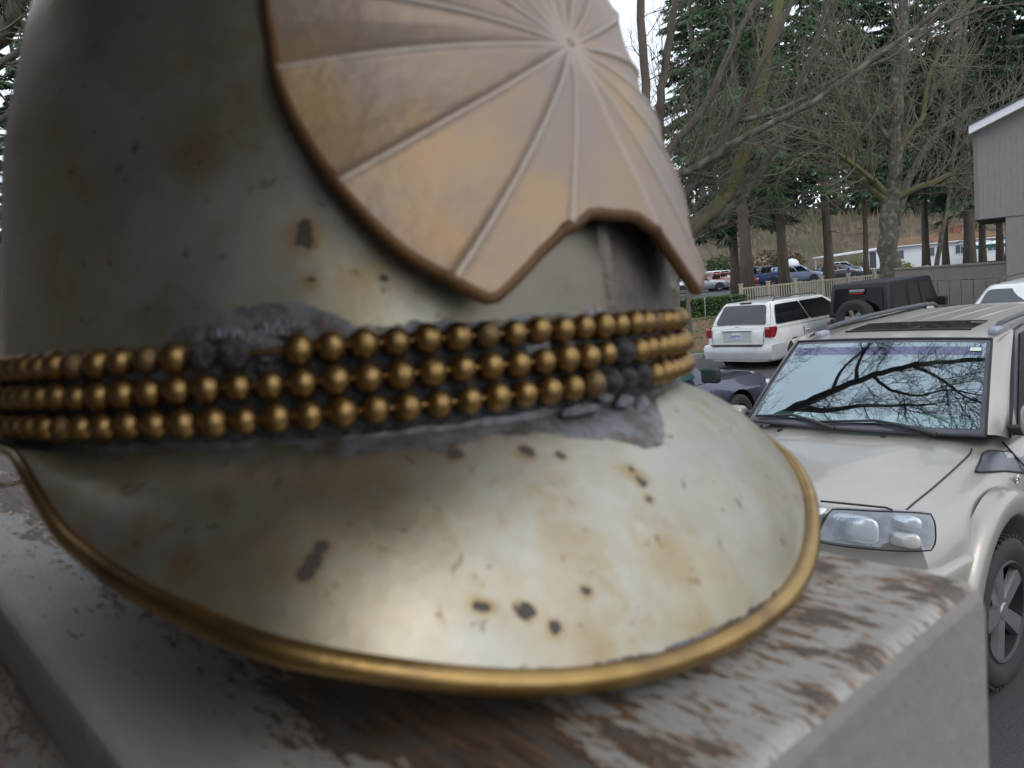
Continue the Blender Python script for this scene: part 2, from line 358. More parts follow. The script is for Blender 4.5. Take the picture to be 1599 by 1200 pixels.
brass=M('aged_brass',(.46,.30,.115),.36,1.0,col2=(.34,.21,.075),scale=60,bump=.03,bscale=500,col3=(.2,.13,.07),s3=35)
beadm=M('bead_brass',(.37,.235,.095),.43,1.0,col2=(.26,.16,.06),scale=160,bump=.1,bscale=900)
grim=M('dark_grime',(.035,.03,.027),.75,.3,col2=(.12,.115,.12),scale=150,bump=.5,bscale=500)
# attribute painting: stains with their own shapes and shade under the plate, in the helmet's frame (millimetres)
RUST=[(7.4,-95.8,21.7,3.4,.95),(7.9,-95.5,25,2.6,.6),(7.5,-96.5,13.3,2.2,.9),(21.3,-94.4,13.7,5.5,.55),(-14.8,-90.4,58.3,2.2,.5),(-13.5,-92.9,42.8,5,.35),(-12.5,-92.9,38.8,3.5,.4),
 (9.8,-124.3,-37.4,2.0,1.1),(10.6,-122.9,-36.2,1.8,1.1),(11.7,-121.2,-34.4,1.9,1.1),(9.2,-125.2,-38.6,1.6,1.1),(-29.3,-105.6,-23.6,2.2,1),(-11.8,-122.5,-34.8,2.9,.8),(46.5,-118.1,-50.1,2.2,1.2),(45.2,-117.8,-49,1.6,1),(51.1,-117.5,-53.4,2.0,1.1),
 (38.1,-120.9,-47.1,1.9,1.1),(40.2,-120.4,-47.6,1.6,1),(57.9,-111.2,-49.5,1.8,.9),(74.3,-90.2,-37.6,1.7,1.1),(73.6,-87.6,-34,1.4,.8),(34,-98.7,-23.4,2.8,1.1),(48.5,-93.1,-24.6,2.1,1.1),(49,-93.6,-26.5,1.8,.9),(56,-91.3,-26.7,1.7,.9),(71.4,-86.6,-32.1,2,.7),
 (75.5,-98.4,-48.4,7,.22),(71,-101,-47,6,.2),(79,-96,-47,5,.2),(51.8,-99.5,-31.4,8,.3),(57,-108,-43,7,.3),(57.9,-116.2,-58.2,4,.6),(81.6,-102.6,-63.1,4,.4)]
SOL=[(-60,0),(-45,0),(-43,.0),(-41,.07),(-38,.115),(-33,.10),(-29,.085),(-27,.13),(-24,.09),(-21,.055),(-17,.075),(-14,.075),(-10,.13),(-6,.16),(-3,.19),(0,.24),(3,.25),(6,.20),(9,.12),(12,.03),(20,0)]
def paint(o,brimlike):
    me=o.data; r_=me.attributes.new('rust','FLOAT','POINT'); s_=me.attributes.new('solder','FLOAT','POINT'); t_at=me.attributes.new('plate_shade','FLOAT','POINT')
    for i,v in enumerate(me.vertices):
        x,y,z=v.co.x*1000,v.co.y*1000,(v.co.z+ZB)*1000; a=0
        for q in RUST:
            sc_=.66 if q[4]>=.9 else 1.15
            dx=x-q[0]; 
            if abs(dx)>q[3]*4: continue
            d2=dx*dx+(y-q[1])**2+(z-q[2])**2
            a+=(q[4] if q[4]>=.9 else q[4]*.85)*math.exp(-d2/((q[3]*sc_)**2)*.7)
        az=math.degrees(math.atan2(y,x)); s=0
        if brimlike is not None:
            ps,w=brimlike[i]; e=interp(math.degrees(ps),[q[0] for q in SOL],[q[1] for q in SOL]); 
            s=min(1,max(0,.45+(e-w)/.05)) if e>0 else max(0,.42-w/.04)
            if w>.93: s=max(s,(w-.93)/.07*.55+(.25 if -25<math.degrees(ps)<5 and w>.95 else 0))
        else:
            top=interp(az,[-180,-104,-100,-93,-86,-80,-60,-40,-20,0],[2,2.2,6,9.5,9,3.6,3,4,3,2]); s=min(1,max(0,.45+(top-z)/3))
        t3_=0 if brimlike is not None else max(0,1-((az+51)/24)**4)*max(0,min(1,(.034*1000-z)/9)); t_at.data[i].value=t3_; r_.data[i].value=min(a,1.3); s_.data[i].value=s  # painted shade on the dome below the front plate
# dome
mb=MB(); rows=[]; ss=frange(-.02,.14,.0016)+frange(.143,.1758,.003)
for s in ss:
    rad=domeR(s); row=[]
    for j in range(300):
        a=2*math.pi*j/300
        dent=.0006*noise.noise(Vector((math.cos(a)*2.2,math.sin(a)*2.2,s*28)))
        row.append(HV((rad+dent)*math.cos(a),(rad+dent)*math.sin(a),s))
    rows.append(row)
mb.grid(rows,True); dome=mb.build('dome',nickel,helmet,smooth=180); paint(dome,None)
# brim: front peak and neck guard in one sheet
mb=MB(); rows=[]; info=[]; NW=70; NA=560
for i in range(NW+1):
    w=i/NW; row=[]
    for j in range(NA):
        ps=-math.pi+2*math.pi*j/NA; r_,z_=brim(ps,w); a=A0+ps
        dn=.0009*noise.noise(Vector((math.cos(a)*3.2,math.sin(a)*3.2,w*1.5)))*math.sin(math.pi*min(w,1))
        z_+=dn; row.append(HV(r_*math.cos(a),r_*math.sin(a),z_)); info.append((ps,w))
    rows.append(row)
mb.grid(rows,True); n0=len(mb.v)
# underside
under=[[p+Vector((-p.x*.012,-p.y*.012,-.0012)) for p in r_] for r_ in rows]
mb.grid(under[::-1],True); info+=[q for i in range(NW,-1,-1) for q in info[i*NA:(i+1)*NA]]
br=mb.build('brim',nickel,helmet,smooth=180); paint(br,info)
mb=MB(); ring=[]
for j in range(281):
    ps=-math.pi+2*math.pi*j/280; r_,z_=rim(ps); a=A0+ps; ring.append(HV((r_+.0006)*math.cos(a),(r_+.0006)*math.sin(a),z_))
mb.tube(ring,[interp(abs(-180+360*j/280),[0,45,62,76,90,130,150],[.0024,.0023,.0018,.0012,.0008,.0008,.0016])+.00012*noise.noise(Vector((q.x*90,q.y*90,0))) for j,q in enumerate(ring)],14,False); mb.build('brim_trim',brass,helmet,smooth=180)
# dark inner lining so the shell is closed underneath
mb=MB(); mb.lathe([(.0965,-.020-ZB),(.0962,0-ZB),(.094,.03-ZB)],80); mb.build('lining',grim,helmet,smooth=180)
# band behind the chains
mb=MB(); mb.lathe([(.0972,.0022-ZB),(.0982,.0012-ZB),(.0986,-.004-ZB),(.0990,-.012-ZB),(.0992,-.0160-ZB),(.0980,-.0185-ZB)],240)
for i,v in enumerate(mb.v):
    v=Vector(v); d=.0005*noise.noise(v*260); mb.v[i]=tuple(v+Vector((v.x,v.y,0)).normalized()*d)
mb.build('chain_backing',grim,helmet,smooth=180)
bs=bmesh.new(); bmesh.ops.create_uvsphere(bs,u_segments=16,v_segments=10,radius=.00305)
for f in bs.faces: f.smooth=True
bme=bpy.data.meshes.new('bead'); bs.to_mesh(bme); bs.free(); bme.materials.append(beadm)
bdk=bme.copy(); bdk.materials.clear(); bdk.materials.append(M('dark_bead_brass',(.27,.175,.08),.5,.9,col2=(.17,.11,.06),scale=260,bump=.2,bscale=900))
bgm=bme.copy(); bgm.materials.clear(); bgm.materials.append(grim)
step=2*math.pi/99; rr=random.Random(11)
for row,(a1,h,rad) in enumerate(((-1.3887,0,.1003),(-1.3861,-.0066,.1008),(-2.0128,-.0131,.1012))):
    for k_ in range(99):
        a=a1+step*(k_-30); dg_=math.degrees((a+math.pi)%(2*math.pi)-math.pi)
        if row==0 and -92.3<dg_<-88.7 : continue
        grey=(row==2 and -47<dg_<-36) or (row==1 and -45<dg_<-43) or (row==0 and -99.6<dg_<-92.3)
        o=obj('bead',bgm if grey else (bdk if rr.random()<.05 else bme),helmet)
        if grey: o['label']='dull grey bead smeared with solder'
        rj=rad+rr.uniform(-.00022,.00022); o.location=HV(rj*math.cos(a),rj*math.sin(a),h+rr.uniform(-.00018,.00018)); s=rr.uniform(.92,1.05); o.scale=(s,s,s*1.03)
        o.rotation_euler=(rr.uniform(-.2,.2),rr.uniform(-.2,.2),a)
    mb=MB(); mb.tube([HV(rad*math.cos(q*math.pi/60),rad*math.sin(q*math.pi/60),h) for q in range(121)],.0007,6,False); mb.build('chain_wire',beadm,helmet,smooth=180)
# lumps of solder where beads are missing and on the brim
def lump(name,c,sx,sy,sz,seed,mat):
    bm=bmesh.new(); bmesh.ops.create_icosphere(bm,subdivisions=3,radius=1)
    for v in bm.verts:
        d=1+.35*noise.noise(v.co*1.6+Vector((seed,0,0))); v.co=Vector((v.co.x*sx*d,v.co.y*sy*d,v.co.z*sz*d))
    for f in bm.faces: f.smooth=True
    me=bpy.data.meshes.new(name); bm.to_mesh(me); bm.free(); me.materials.append(mat); o=obj(name,me,helmet); x,y,z=c; o.location=HV(x,y,z); o.rotation_euler=(0,0,math.atan2(y,x)+math.pi/2); return o
solm=M('solder',(.20,.195,.20),.55,.6,col2=(.32,.32,.34),scale=200,bump=.5,bscale=700)
for az,h,s1,s2,sd_ in ((-90.6,.0006,.0030,.0028,1),(-92.8,.0026,.0032,.0020,2),(-90,.0042,.004,.0018,3),(-87.6,.0047,.003,.0014,8),(-95.5,.0040,.004,.0014,9)):
    a=R(az); lump('solder_lump',(.0985*math.cos(a),.0985*math.sin(a),h),s1,.0012,s2,sd_,solm)
for az,h,s1,s2,sd_ in ((-43,-.0185,.0035,.0016,4),(-38.5,-.0205,.003,.0024,5),(-52,-.0185,.006,.0012,6),(-47,-.0165,.0022,.0014,7)):
    a=R(az); lump('solder_lump',(.1005*math.cos(a),.1005*math.sin(a),h),s1,.0011,s2,sd_,solm)
mb=MB(); rows=[]
for i in range(25):
    z=lerp(.0,.052,i/24); row=[]
    for j in range(41):
        a=lerp(-43.5,-14,j/40); e=min(1,j/2,(40-j)/2); row.append((a,z,domeR(z)+.0013*e-.0006*(1-e)))
    rows.append([HV(r_*math.cos(R(a)),r_*math.sin(R(a)),z_) for a,z_,r_ in row])
mb.grid(rows); mb.build('front_band',M('band_brown',(.20,.165,.14),.5,.75,col2=(.13,.105,.09),scale=45,bump=.1,bscale=200),helmet,smooth=50)  # raised darker brown band on the dome below the plate
# front plate
HALF=[(68,4.5),(67,-4),(64.8,-16.5),(61.4,-25.2),(56.8,-34.4),(53,-40.3),(46.2,-48.8),(40.3,-53.7),(32.7,-58.6),(27.5,-54.4),(22,-49.5),(15.8,-44.6),(8,-40.6),(4,-40.2),(0,-40.4)]
TOP=[(0,68),(18,66),(36,58.5),(50,47),(60,32),(66,17)]
out=[(-x,y) for x,y in HALF]+HALF[::-1][1:]+TOP[::-1]+[(-x,y) for x,y in TOP[1:]]
pol=sorted((math.degrees(math.atan2(y,x))%360,math.hypot(x,y)/1000) for x,y in out)
pol=[(pol[-1][0]-360,pol[-1][1])]+pol+[(pol[0][0]+360,pol[0][1])]
RID=[189,211,234,252,287,306,329,351,7,25,43,62,80,100,118,137,155,173]
RS=sorted(RID)
def plate(phi,rho,inner=0):
    B=interp(phi%360,[q[0] for q in pol],[q[1] for q in pol]); d=rho*B; u=d*math.cos(R(phi)); v=d*math.sin(R(phi))
    k_=min(max(-v/.057,0),1.2); st=.004+.0085*k_
    best=min(abs((phi-q+180)%360-180) for q in RS); dist=d*math.sin(R(min(best,90)))
    fade=min(1,d/.008)
    st+=.00062*math.exp(-(dist/.00095)**2)*fade+ .0009*math.exp(-(d/.004)**2)
    nxt=min([(q-phi)%360 for q in RS]); prv=min([(phi-q)%360 for q in RS]); f=prv/(nxt+prv+1e-9)
    st-=.0011*math.sin(math.pi*f)*rho**1.2
    st+=.0003*noise.noise(Vector((u*60,v*60,2)))
    s=.0656+v; r_=domeR(s)+st-inner; a=A0+u/.092
    return HV(r_*math.cos(a),r_*math.sin(a),s)
NP_,NR=900,46
phis=[360*j/NP_ for j in range(NP_)]
rows=[[plate(p,max(.002,(i/NR))) for p in phis] for i in range(NR+1)]
rin=[[plate(p,max(.002,(i/12)),.0017) for p in phis[::1]] for i in range(13)]
mb=MB(); mb.grid(rows+rin[::-1],True); mb.f.append(tuple(range(NP_)))
plm=M('bronze_plate',(.40,.29,.205),.54,.62,col2=(.345,.275,.24),scale=38,bump=.05,bscale=260,thr=(.35,.65),col3=(.47,.315,.17),s3=26)
fp=mb.build('front_plate',plm,helmet,smooth=60)
fp.data.materials.append(M('plate_underside',(.10,.06,.035),.65,.5,col2=(.06,.04,.028),scale=40))
nq=NR*NP_
for q,pgn in enumerate(fp.data.polygons):
    if q>=nq+NP_: pgn.material_index=1
at=fp.data.attributes.new('ridge','FLOAT','POINT')
for i in range(NR+1):
    for j,p in enumerate(phis):
        d=(i/NR)*interp(p%360,[q[0] for q in pol],[q[1] for q in pol]); best=min(abs((p-q+180)%360-180) for q in RS); at.data[i*NP_+j].value=max(math.exp(-(d*math.sin(R(min(best,90)))/.0008)**2),math.exp(-(d/.009)**2)*.7)
t=plm.node_tree; b=t.nodes['Principled BSDF']; a_=t.nodes.new('ShaderNodeAttribute'); a_.attribute_name='ridge'; src=b.inputs['Base Color'].links[0].from_socket
x_=t.nodes.new('ShaderNodeMixRGB'); x_.inputs[2].default_value=(.54,.46,.40,1); mu=t.nodes.new('ShaderNodeMath'); mu.operation='MULTIPLY'; mu.inputs[1].default_value=.6
t.links.new(a_.outputs['Fac'],mu.inputs[0]); t.links.new(mu.outputs[0],x_.inputs[0]); t.links.new(src,x_.inputs[1]); t.links.new(x_.outputs[0],b.inputs['Base Color'])
mb=MB(); mb.tube([plate(p,1.0,.0014) for p in phis[::3]]+[plate(0,1.0,.0014)],.0016,10,False); mb.build('plate_edge',M('edge_bronze',(.13,.065,.028),.6,.5,col2=(.19,.10,.04),scale=90),helmet,smooth=180)
mb=MB(); mb.lathe([(.0001,.0012),(.0016,.0009),(.0022,0)],16); bo=mb.build('boss',plm,helmet,smooth=180); bo.scale=(.7,.7,.5)
c=plate(0,.002); bo.location=c+Vector((c.x,c.y,0)).normalized()*-.0002; bo.rotation_euler=Vector((c.x,c.y,0)).to_track_quat('Z','Y').to_euler()
# ------------------------------------------------------------------ vehicles: shared pieces
tyrem=M('tyre_rubber',(.02,.02,.021),.8,col2=(.035,.034,.033),scale=40)
black=M('black_trim',(.02,.02,.022),.5); darkint=M('dark_interior',(.03,.03,.032),.8)
darkglass=M('dark_window_glass',(.012,.014,.016),.03,spec=.9)
chrome=M('chrome',(.75,.76,.78),.08,1); alloy=M('alloy_wheel',(.42,.41,.42),.35,.8,col2=(.3,.29,.29),scale=12)
redl=M('red_lamp_lens',(.24,.008,.012),.12,coat=.6); lampg=M('lamp_lens',(.70,.74,.78),.12,.35); amber=M('amber_lens',(.55,.2,.03),.15)
platem=M('number_plate',(.62,.65,.70),.4); bluep=M('plate_blue_print',(.08,.18,.42),.5)
def paintm(name,c,metal=.35,coat=.9,rough=.38,dirt=None):
    return M(name,c,rough,metal,col2=dirt or tuple(q*.86 for q in c),scale=3.5,coat=coat,detail=8)
def wheel_meshes(Rt,Wd,rim=.66,sp=5,n=36,tread=False):
    t=MB(); r=Rt; w=Wd/2
    prof=[(r*rim,-w*.8),(r*.80,-w),(r*.93,-w*.97),(r*.985,-w*.82),(r,-w*.6),(r,w*.6),(r*.985,w*.82),(r*.93,w*.97),(r*.80,w),(r*rim,w*.8)]
    t.lathe(prof,n,'y')
    if tread:
        for k in range(n*2):
            a=2*math.pi*k/(n*2); mt=Matrix.Rotation(a,4,'Y'); t.box(r-.004,r+.010,-w*.85 if k%2 else w*.1,-w*.1 if k%2 else w*.85,-.012,.012,mt)
    tm=t.mesh('tyre',tyrem,40)
    b=MB(); b.lathe([(r*rim*1.01,w*.82),(r*rim*.97,w*.88),(r*rim*.92,w*.8),(r*rim*.9,w*.2),(r*rim*.3,w*.12),(.001,w*.12)],n,'y')
    hub=MB(); hub.lathe([(.001,w*.78),(r*.1,w*.76),(r*.13,w*.68),(r*.13,w*.3)],18,'y')
    for k in range(sp):
        a=2*math.pi*k/sp+.3; mt=Matrix.Rotation(a,4,'Y'); z0,z1=r*.09,r*rim*.97
        vs=[(-r*.085,w*.70,z0),(r*.085,w*.70,z0),(r*.125,w*.80,z1),(-r*.125,w*.80,z1),(-r*.10,w*.45,z0),(r*.10,w*.45,z0),(r*.15,w*.5,z1),(-r*.15,w*.5,z1)]
        hub.add([mt@Vector(v) for v in vs],[(0,1,2,3),(0,4,5,1),(1,5,6,2),(2,6,7,3),(3,7,4,0)])
        hub.lathe([(.001,w*.66),(r*.018,w*.66),(r*.02,w*.55)],8,'y',(r*.07*math.cos(a+.6),0,r*.07*math.sin(a+.6)))
    dk=b.mesh('rim_barrel',M('rim_barrel',(.05,.05,.052),.5,.5),40); sm=hub.mesh('spokes',alloy,30)
    return tm,dk,sm
def put_wheel(parent,meshes,x,y,z,side,steer=0):
    tm,dk,sm=meshes; t=obj('wheel',tm,parent); t.location=(x,y,z); t.rotation_euler=(0,0,(0 if side>0 else math.pi)+steer)
    obj('rim_barrel',dk,t); obj('spokes',sm,t); return t
def quadgrid(c,u,v,off):
    a,b,c2,d=[Vector(q) for q in c]; p=(a*(1-u)+b*u)*(1-v)+(d*(1-u)+c2*u)*v
    n=((b-a).cross(d-a)).normalized(); return p+n*off
def panel(c,u0,u1,v0,v1,off=.008,rad=.12,seg=4,bulge=0,outward=None):
    "rounded window pane lying on quad c; returns (verts, faces)"
    a,b,c2,d=[Vector(q) for q in c]; n=((b-a).cross(d-a)).normalized(); s=1 if outward is None or n.dot(Vector(outward))>0 else -1
    pts=[]
    L_=(b-a).length*(u1-u0); H_=(d-a).length*(v1-v0); r=min(rad,L_*.45,H_*.45); ru,rv=r/max(L_,1e-6)*(u1-u0),r/max(H_,1e-6)*(v1-v0)
    for cu_,cv_,a0 in ((u1-ru,v1-rv,0),(u0+ru,v1-rv,90),(u0+ru,v0+rv,180),(u1-ru,v0+rv,270)):
        for k in range(seg+1):
            q=R(a0+90*k/seg); pts.append(quadgrid(c,cu_+ru*math.cos(q),cv_+rv*math.sin(q),s*off))
    k=len(pts); ctr=quadgrid(c,(u0+u1)/2,(v0+v1)/2,s*(off+bulge)); back=[p-n*s*(off+.004) for p in pts]
    vs=pts+[ctr]+back; fs=[(i,(i+1)%k,k) for i in range(k)]+[(i,k+1+i,k+1+(i+1)%k,(i+1)%k) for i in range(k)]
    return vs,fs
def put_text(s,parent,name,size,mt,mat,ext=.002):
    cu_=bpy.data.curves.new('t','FONT'); cu_.body=s; cu_.size=size; cu_.extrude=ext; cu_.align_x='CENTER'; cu_.align_y='CENTER'; cu_.resolution_u=3
    o=bpy.data.objects.new('t',cu_); S.collection.objects.link(o); dg=bpy.context.evaluated_depsgraph_get(); dg.update()
    me=bpy.data.meshes.new_from_object(o.evaluated_get(dg)); bpy.data.objects.remove(o); me.transform(mt); me.materials.clear(); me.materials.append(mat); return obj(name,me,parent)
def lower_body(parent,sts,mat,wells,name='body'):
    """sts: list of (x, [(y,z),...]) half profiles, nose first; mirrored and lofted; ends closed by converging rows"""
    rows=[]
    def full(x,pr,ky=1,dx=0):
        return [Vector((x+dx-(.0),y*ky,z)) for y,z in pr]+[Vector((x+dx,-y*ky,z)) for y,z in pr[::-1][1:-1]]
    x0,p0=sts[0]; x1,p1=sts[-1]
    for ky,dx in ((0.0,.10),(.45,.085),(.8,.045),(.95,.015)): rows.append(full(x0,p0,max(ky,.001),dx))
    for x,p in sts: rows.append(full(x,p))
    for ky,dx in ((.95,-.015),(.8,-.035),(.45,-.05),(0.0,-.06)): rows.append(full(x1,p1,max(ky,.001),dx))
    mb=MB(); mb.grid(rows,True); o=mb.build(name,mat,parent,smooth=35,fix=True)
    if wells:
        cs=[]
        for (x,z,r,w) in wells:
            c=MB(); n=28
            for s in (1,-1):
                a=[Vector((x+r*math.cos(2*math.pi*i/n),s*w,z+r*math.sin(2*math.pi*i/n))) for i in range(n)]; b=[Vector((p.x,s*1.6,p.z)) for p in a]
                c.add(a+b,[(i,(i+1)%n,n+(i+1)%n,n+i) for i in range(n)]+[tuple(range(n-1,-1,-1)),tuple(range(n,2*n))])
            cs.append(c)
        boolean(o,cs)
    return o
def arch_lip(parent,mat,x,z,ri,ro,y,a0,a1,proud=.05,n=28,name='wheel_arch_flare'):
    for s in (1,-1):
        rows=[]
        for i in range(n+1):
            a=R(lerp(a0,a1,i/n)); row=[]
            for (rr_,yy) in ((ri,y-.16),(ri,y+proud*.55),(ri+.012,y+proud*.9),(ri+.03,y+proud),(lerp(ri,ro,.6),y+proud*.97),(lerp(ri,ro,.9),y+proud*.7),(ro,y+proud*.15),(ro+.004,y-.03)):
                row.append(Vector((x+rr_*math.cos(a),s*yy,z+rr_*math.sin(a))))
            rows.append(row)
        mb=MB(); mb.grid(rows); n_=len(rows[0]); mb.f+= [tuple(range(n_)),tuple(range(n*n_+n_-1,n*n_-1,-1))]; mb.build(name,mat,parent,smooth=50)
# ------------------------------------------------------------------ the champagne suv parked nose-on
champ=M('champagne_paint',(.42,.388,.345),.42,.5,col2=(.35,.32,.28),scale=2.6,coat=.55,detail=9,thr=(.25,.75))
suv=empty('suv','champagne silver suv parked nose-on beside the ledge, bare branches mirrored in its windshield','suv',(1.66,4.27,-.035),R(222))
zo=.035
def hp(zc,he,ys=(.80,.815,.82),x=0):   # half profile at a bonnet station
    yc=interp(x,[-.4,.43,.6],[.43,.26,.23])
    return [(0,zc+zo),(yc*.5,zc+.002+zo),(yc-.016,zc+zo),(yc+.012,zc-.009+zo),((yc+he)/2+.03,zc-.022+zo),(he,zc-.045+zo),(he+.05,zc-.065+zo),(he+.11,zc-.12+zo),(ys[0],zc-.24+zo),(ys[1],.72),(ys[2],.60),(ys[1],.46),(.76,.36),(.5,.32),(0,.32)]
XW=-.13; ZH=.37
SUVX=[(.60,1.018,.60,(.745,.76,.77)),(.54,1.03,.61,(.775,.785,.79)),(.42,1.045,.615,(.79,.80,.81)),(.3,1.057,.618),(.2,1.067,.62),(.1,1.078,.621),(0,1.089,.622),(-.1,1.101,.623),(-.2,1.114,.625),(-.28,1.127,.627),(-.36,1.14,.63),(-.6,1.145,.64),(-1.2,1.15,.65),(-2.0,1.155,.65),(-2.6,1.155,.65),(-3.2,1.15,.63),(-3.42,1.13,.58,(.76,.78,.79))]
sts=[(q[0],hp(q[1],q[2],*(q[3:4] or [(.80,.815,.82)]),x=q[0])) for q in SUVX]
lower_body(suv,sts,champ,[(XW,ZH,.475,.50),(XW-2.48,ZH,.475,.50)])
arch_lip(suv,champ,XW,ZH,.472,.61,.805,8,166,.065); arch_lip(suv,champ,XW-2.48,ZH,.472,.61,.805,12,168,.06)
for s in (1,-1):
    mb=MB(); mb.lathe([(.474,s*.5),(.474,s*.8)],36,'y',(XW,0,ZH)); mb.lathe([(.474,s*.5),(.001,s*.5)],36,'y',(XW,0,ZH)); mb.build('wheel_well_liner',black,suv,smooth=60)
wm=wheel_meshes(.37,.235,.68,5,48,True)
put_wheel(suv,wm,XW,.735,ZH,1,R(-3)); put_wheel(suv,wm,XW,-.735,ZH,-1,R(-3)); put_wheel(suv,wm,XW-2.48,.735,ZH,1); put_wheel(suv,wm,XW-2.48,-.735,ZH,-1)
# bumper, wraps from the grille to the arch
rows=[]
for i in range(41):
    t=-1+2*i/40; y=.845*math.sin(t*math.pi/2)*1.0; x=.82-.10*abs(t)**2.2-(.40*max(0,abs(t)-.72)/.28 if abs(t)>.72 else 0)
    y=.80*min(1,abs(t)/.78)**.96*(1 if t>=0 else -1)+(.035*(abs(t)-.78)/.22*(1 if t>0 else -1) if abs(t)>.78 else 0)
    rows.append([Vector((x-.20,y*.9,.805)),Vector((x-.05,y*.985,.80)),Vector((x,y,.775)),Vector((x+.012,y,.70)),Vector((x+.01,y,.62)),Vector((x-.015,y,.54)),Vector((x-.04,y*.99,.44)),Vector((x-.12,y*.96,.38)),Vector((x-.25,y*.9,.37))])
mb=MB(); mb.grid(rows); mb.build('front_bumper',champ,suv,smooth=60)
mb=MB(); mb.rbox(.80,.845,-.38,.38,.47,.58,.012); mb.build('lower_grille',black,suv)
# grille with chrome bar
mb=MB(); mb.rbox(.60,.705,-.30,.30,.845,1.0,.012); mb.build('grille',black,suv)
mb=MB(); mb.rbox(.60,.742,-.335,.335,.985,1.03,.014,3); mb.build('grille_bar',chrome,suv,smooth=40)
for k in range(3):
    mb=MB(); mb.rbox(.69,.715,-.29,.29,.872+k*.036,.884+k*.036,.004); mb.build('grille_slat',chrome,suv)
# headlights
def headlight(s):
    def hlp(u,v,off=0):   # u 0 inner..1 outer
        u=.5+(u-.5)*(1-.07*abs(2*v-1)**3.5); v=.5+(v-.5)*(1-.16*max(0,2*u-1)**4-.10*max(0,1-2*u)**4)
        y=lerp(.335,.775,u); x=lerp(.715,.585,u**1.8)+off*math.cos(u*.5); z=lerp(.880,lerp(1.058,1.062,u),v); y=y+(.105*(v-.5))*(1-u)*.9
        return Vector((x,s*(y+off*.35*u),z))
    mb=MB(); rows=[]
    for i in range(17):
        rows.append([hlp(i/16,j/8,-.02) for j in range(9)])
    mb.grid(rows); bowl=mb.build('headlight',M('lamp_bowl',(.78,.80,.83),.25,.05,col2=(.55,.57,.60),scale=22),suv,smooth=80)
    # inner lamps
    for (u,v,ru,rv,mat_) in ((.32,.48,.125,.066,lampg),(.76,.70,.075,.034,lampg),(.76,.27,.078,.036,M('signal_lens',(.66,.64,.60),.15,.2))):
        p=hlp(u,v,0); m_=MB(); rows=[]
        for i in range(9):
            a=i/8*math.pi/2
            rows.append([p+Vector((-.012+.03*math.sin(a)*.6 if False else .022*math.cos(a)-.004,ru*.86*math.sin(a)*(1 if abs(math.cos(q))<.7 else 1.0)*math.copysign(abs(math.cos(q))**.6,math.cos(q)),rv*math.sin(a)*math.copysign(abs(math.sin(q))**.6,math.sin(q)))) for q in [2*math.pi*k/24 for k in range(24)]])
        m_.grid(rows,True); m_.build('reflector',mat_,bowl,smooth=180)
    m_=MB(); 
    for k in range(16): m_.tube([hlp(.12+.40*k/15,.20,.012),hlp(.12+.40*k/15,.80,.012)],.0022,5)
    m_.build('lens_flutes',lampg,bowl,kind='stuff')
    ol=[hlp(t/10,0,.012) for t in range(11)]+[hlp(1,t/6,.012) for t in range(1,7)]+[hlp(1-t/10,1,.012) for t in range(1,11)]+[hlp(0,1-t/6,.012) for t in range(1,7)]
    m_=MB(); m_.tube(ol,.0036,8,False); m_.build('lamp_gasket',black,bowl,smooth=180)
    m_=MB(); rows=[[hlp(i/16,j/8,.016) for j in range(9)] for i in range(17)]; m_.grid(rows); m_.build('clear_cover',glassmat('clear_lens',(.93,.95,.97),.05,(1,1,1)),bowl,smooth=80)
headlight(1); headlight(-1)
# bonnet shut line and crease, cowl
def strip(pts,r,mat_,name,parent,n=6,smooth=180): m_=MB(); m_.tube(pts,r,n); return m_.build(name,mat_,parent,smooth=smooth)
def hoodz(x): return interp(x,[-.36,-.2,0,.2,.42,.54,.60,.70],[1.14,1.114,1.089,1.067,1.045,1.03,1.018,.98])+zo
for s in (1,-1):
    strip([(x,s*(interp(x,[-.38,-.34,-.28,.2,.54,.60],[.585,.625,.637,.632,.622,.612])),hoodz(x)-.0475) for x in frange(-.37,.60,.03)],.0048,black,'shut_line',suv)
    strip([(.60,s*.66,1.03),(.655,s*.60,1.070),(.70,s*.45,1.078),(.722,s*.335,1.080)],.005,black,'shut_line',suv)
# door shut line, rubbing strip, dark fender panel, badge, marker
for s in (1,-1):
    strip([(-.56,s*.70,1.125),(-.585,s*.80,.99),(-.60,s*.822,.80),(-.60,s*.826,.5)],.005,black,'shut_line',suv)
    strip([(-1.5,s*.72,1.12),(-1.5,s*.81,.95),(-1.5,s*.828,.5)],.005,black,'shut_line',suv)
TE=[(-.329,.674,1.106),(-.412,.684,1.102),(-.543,.719,1.071),(-.725,.755,1.021)]; BE=[(-.141,.699,1.054),(-.238,.735,1.036),(-.392,.761,1.006),(-.588,.791,.954)]
TE=catmull_(TE); BE=catmull_(BE); po_=Vector((0,.007,.005)); mb=MB()
mb.grid([[Vector(a).lerp(Vector(b),v/4)+po_+Vector((0,.006,.004))*math.sin(math.pi*v/4) for v in range(5)] for a,b in zip(TE,BE)]); dp=mb.build('fender_panel',M('smoked_panel',(.085,.085,.10),.3,.4,col2=(.15,.15,.17),scale=6),suv,smooth=180)
strip([Vector(p)+po_ for p in TE+BE[::-1]+TE[:1]],.0045,black,'panel_edge',dp)
mb=MB()
for a,l in ((0,.05),(60,.05),(120,.045)):
    mb.rbox(-l/2,l/2,-.004,.004,-.006,.006,.002,1,Matrix.Translation((-.436,.805,.962))@Matrix.Rotation(R(a),4,'Y'))
mb.build('badge',chrome,suv)
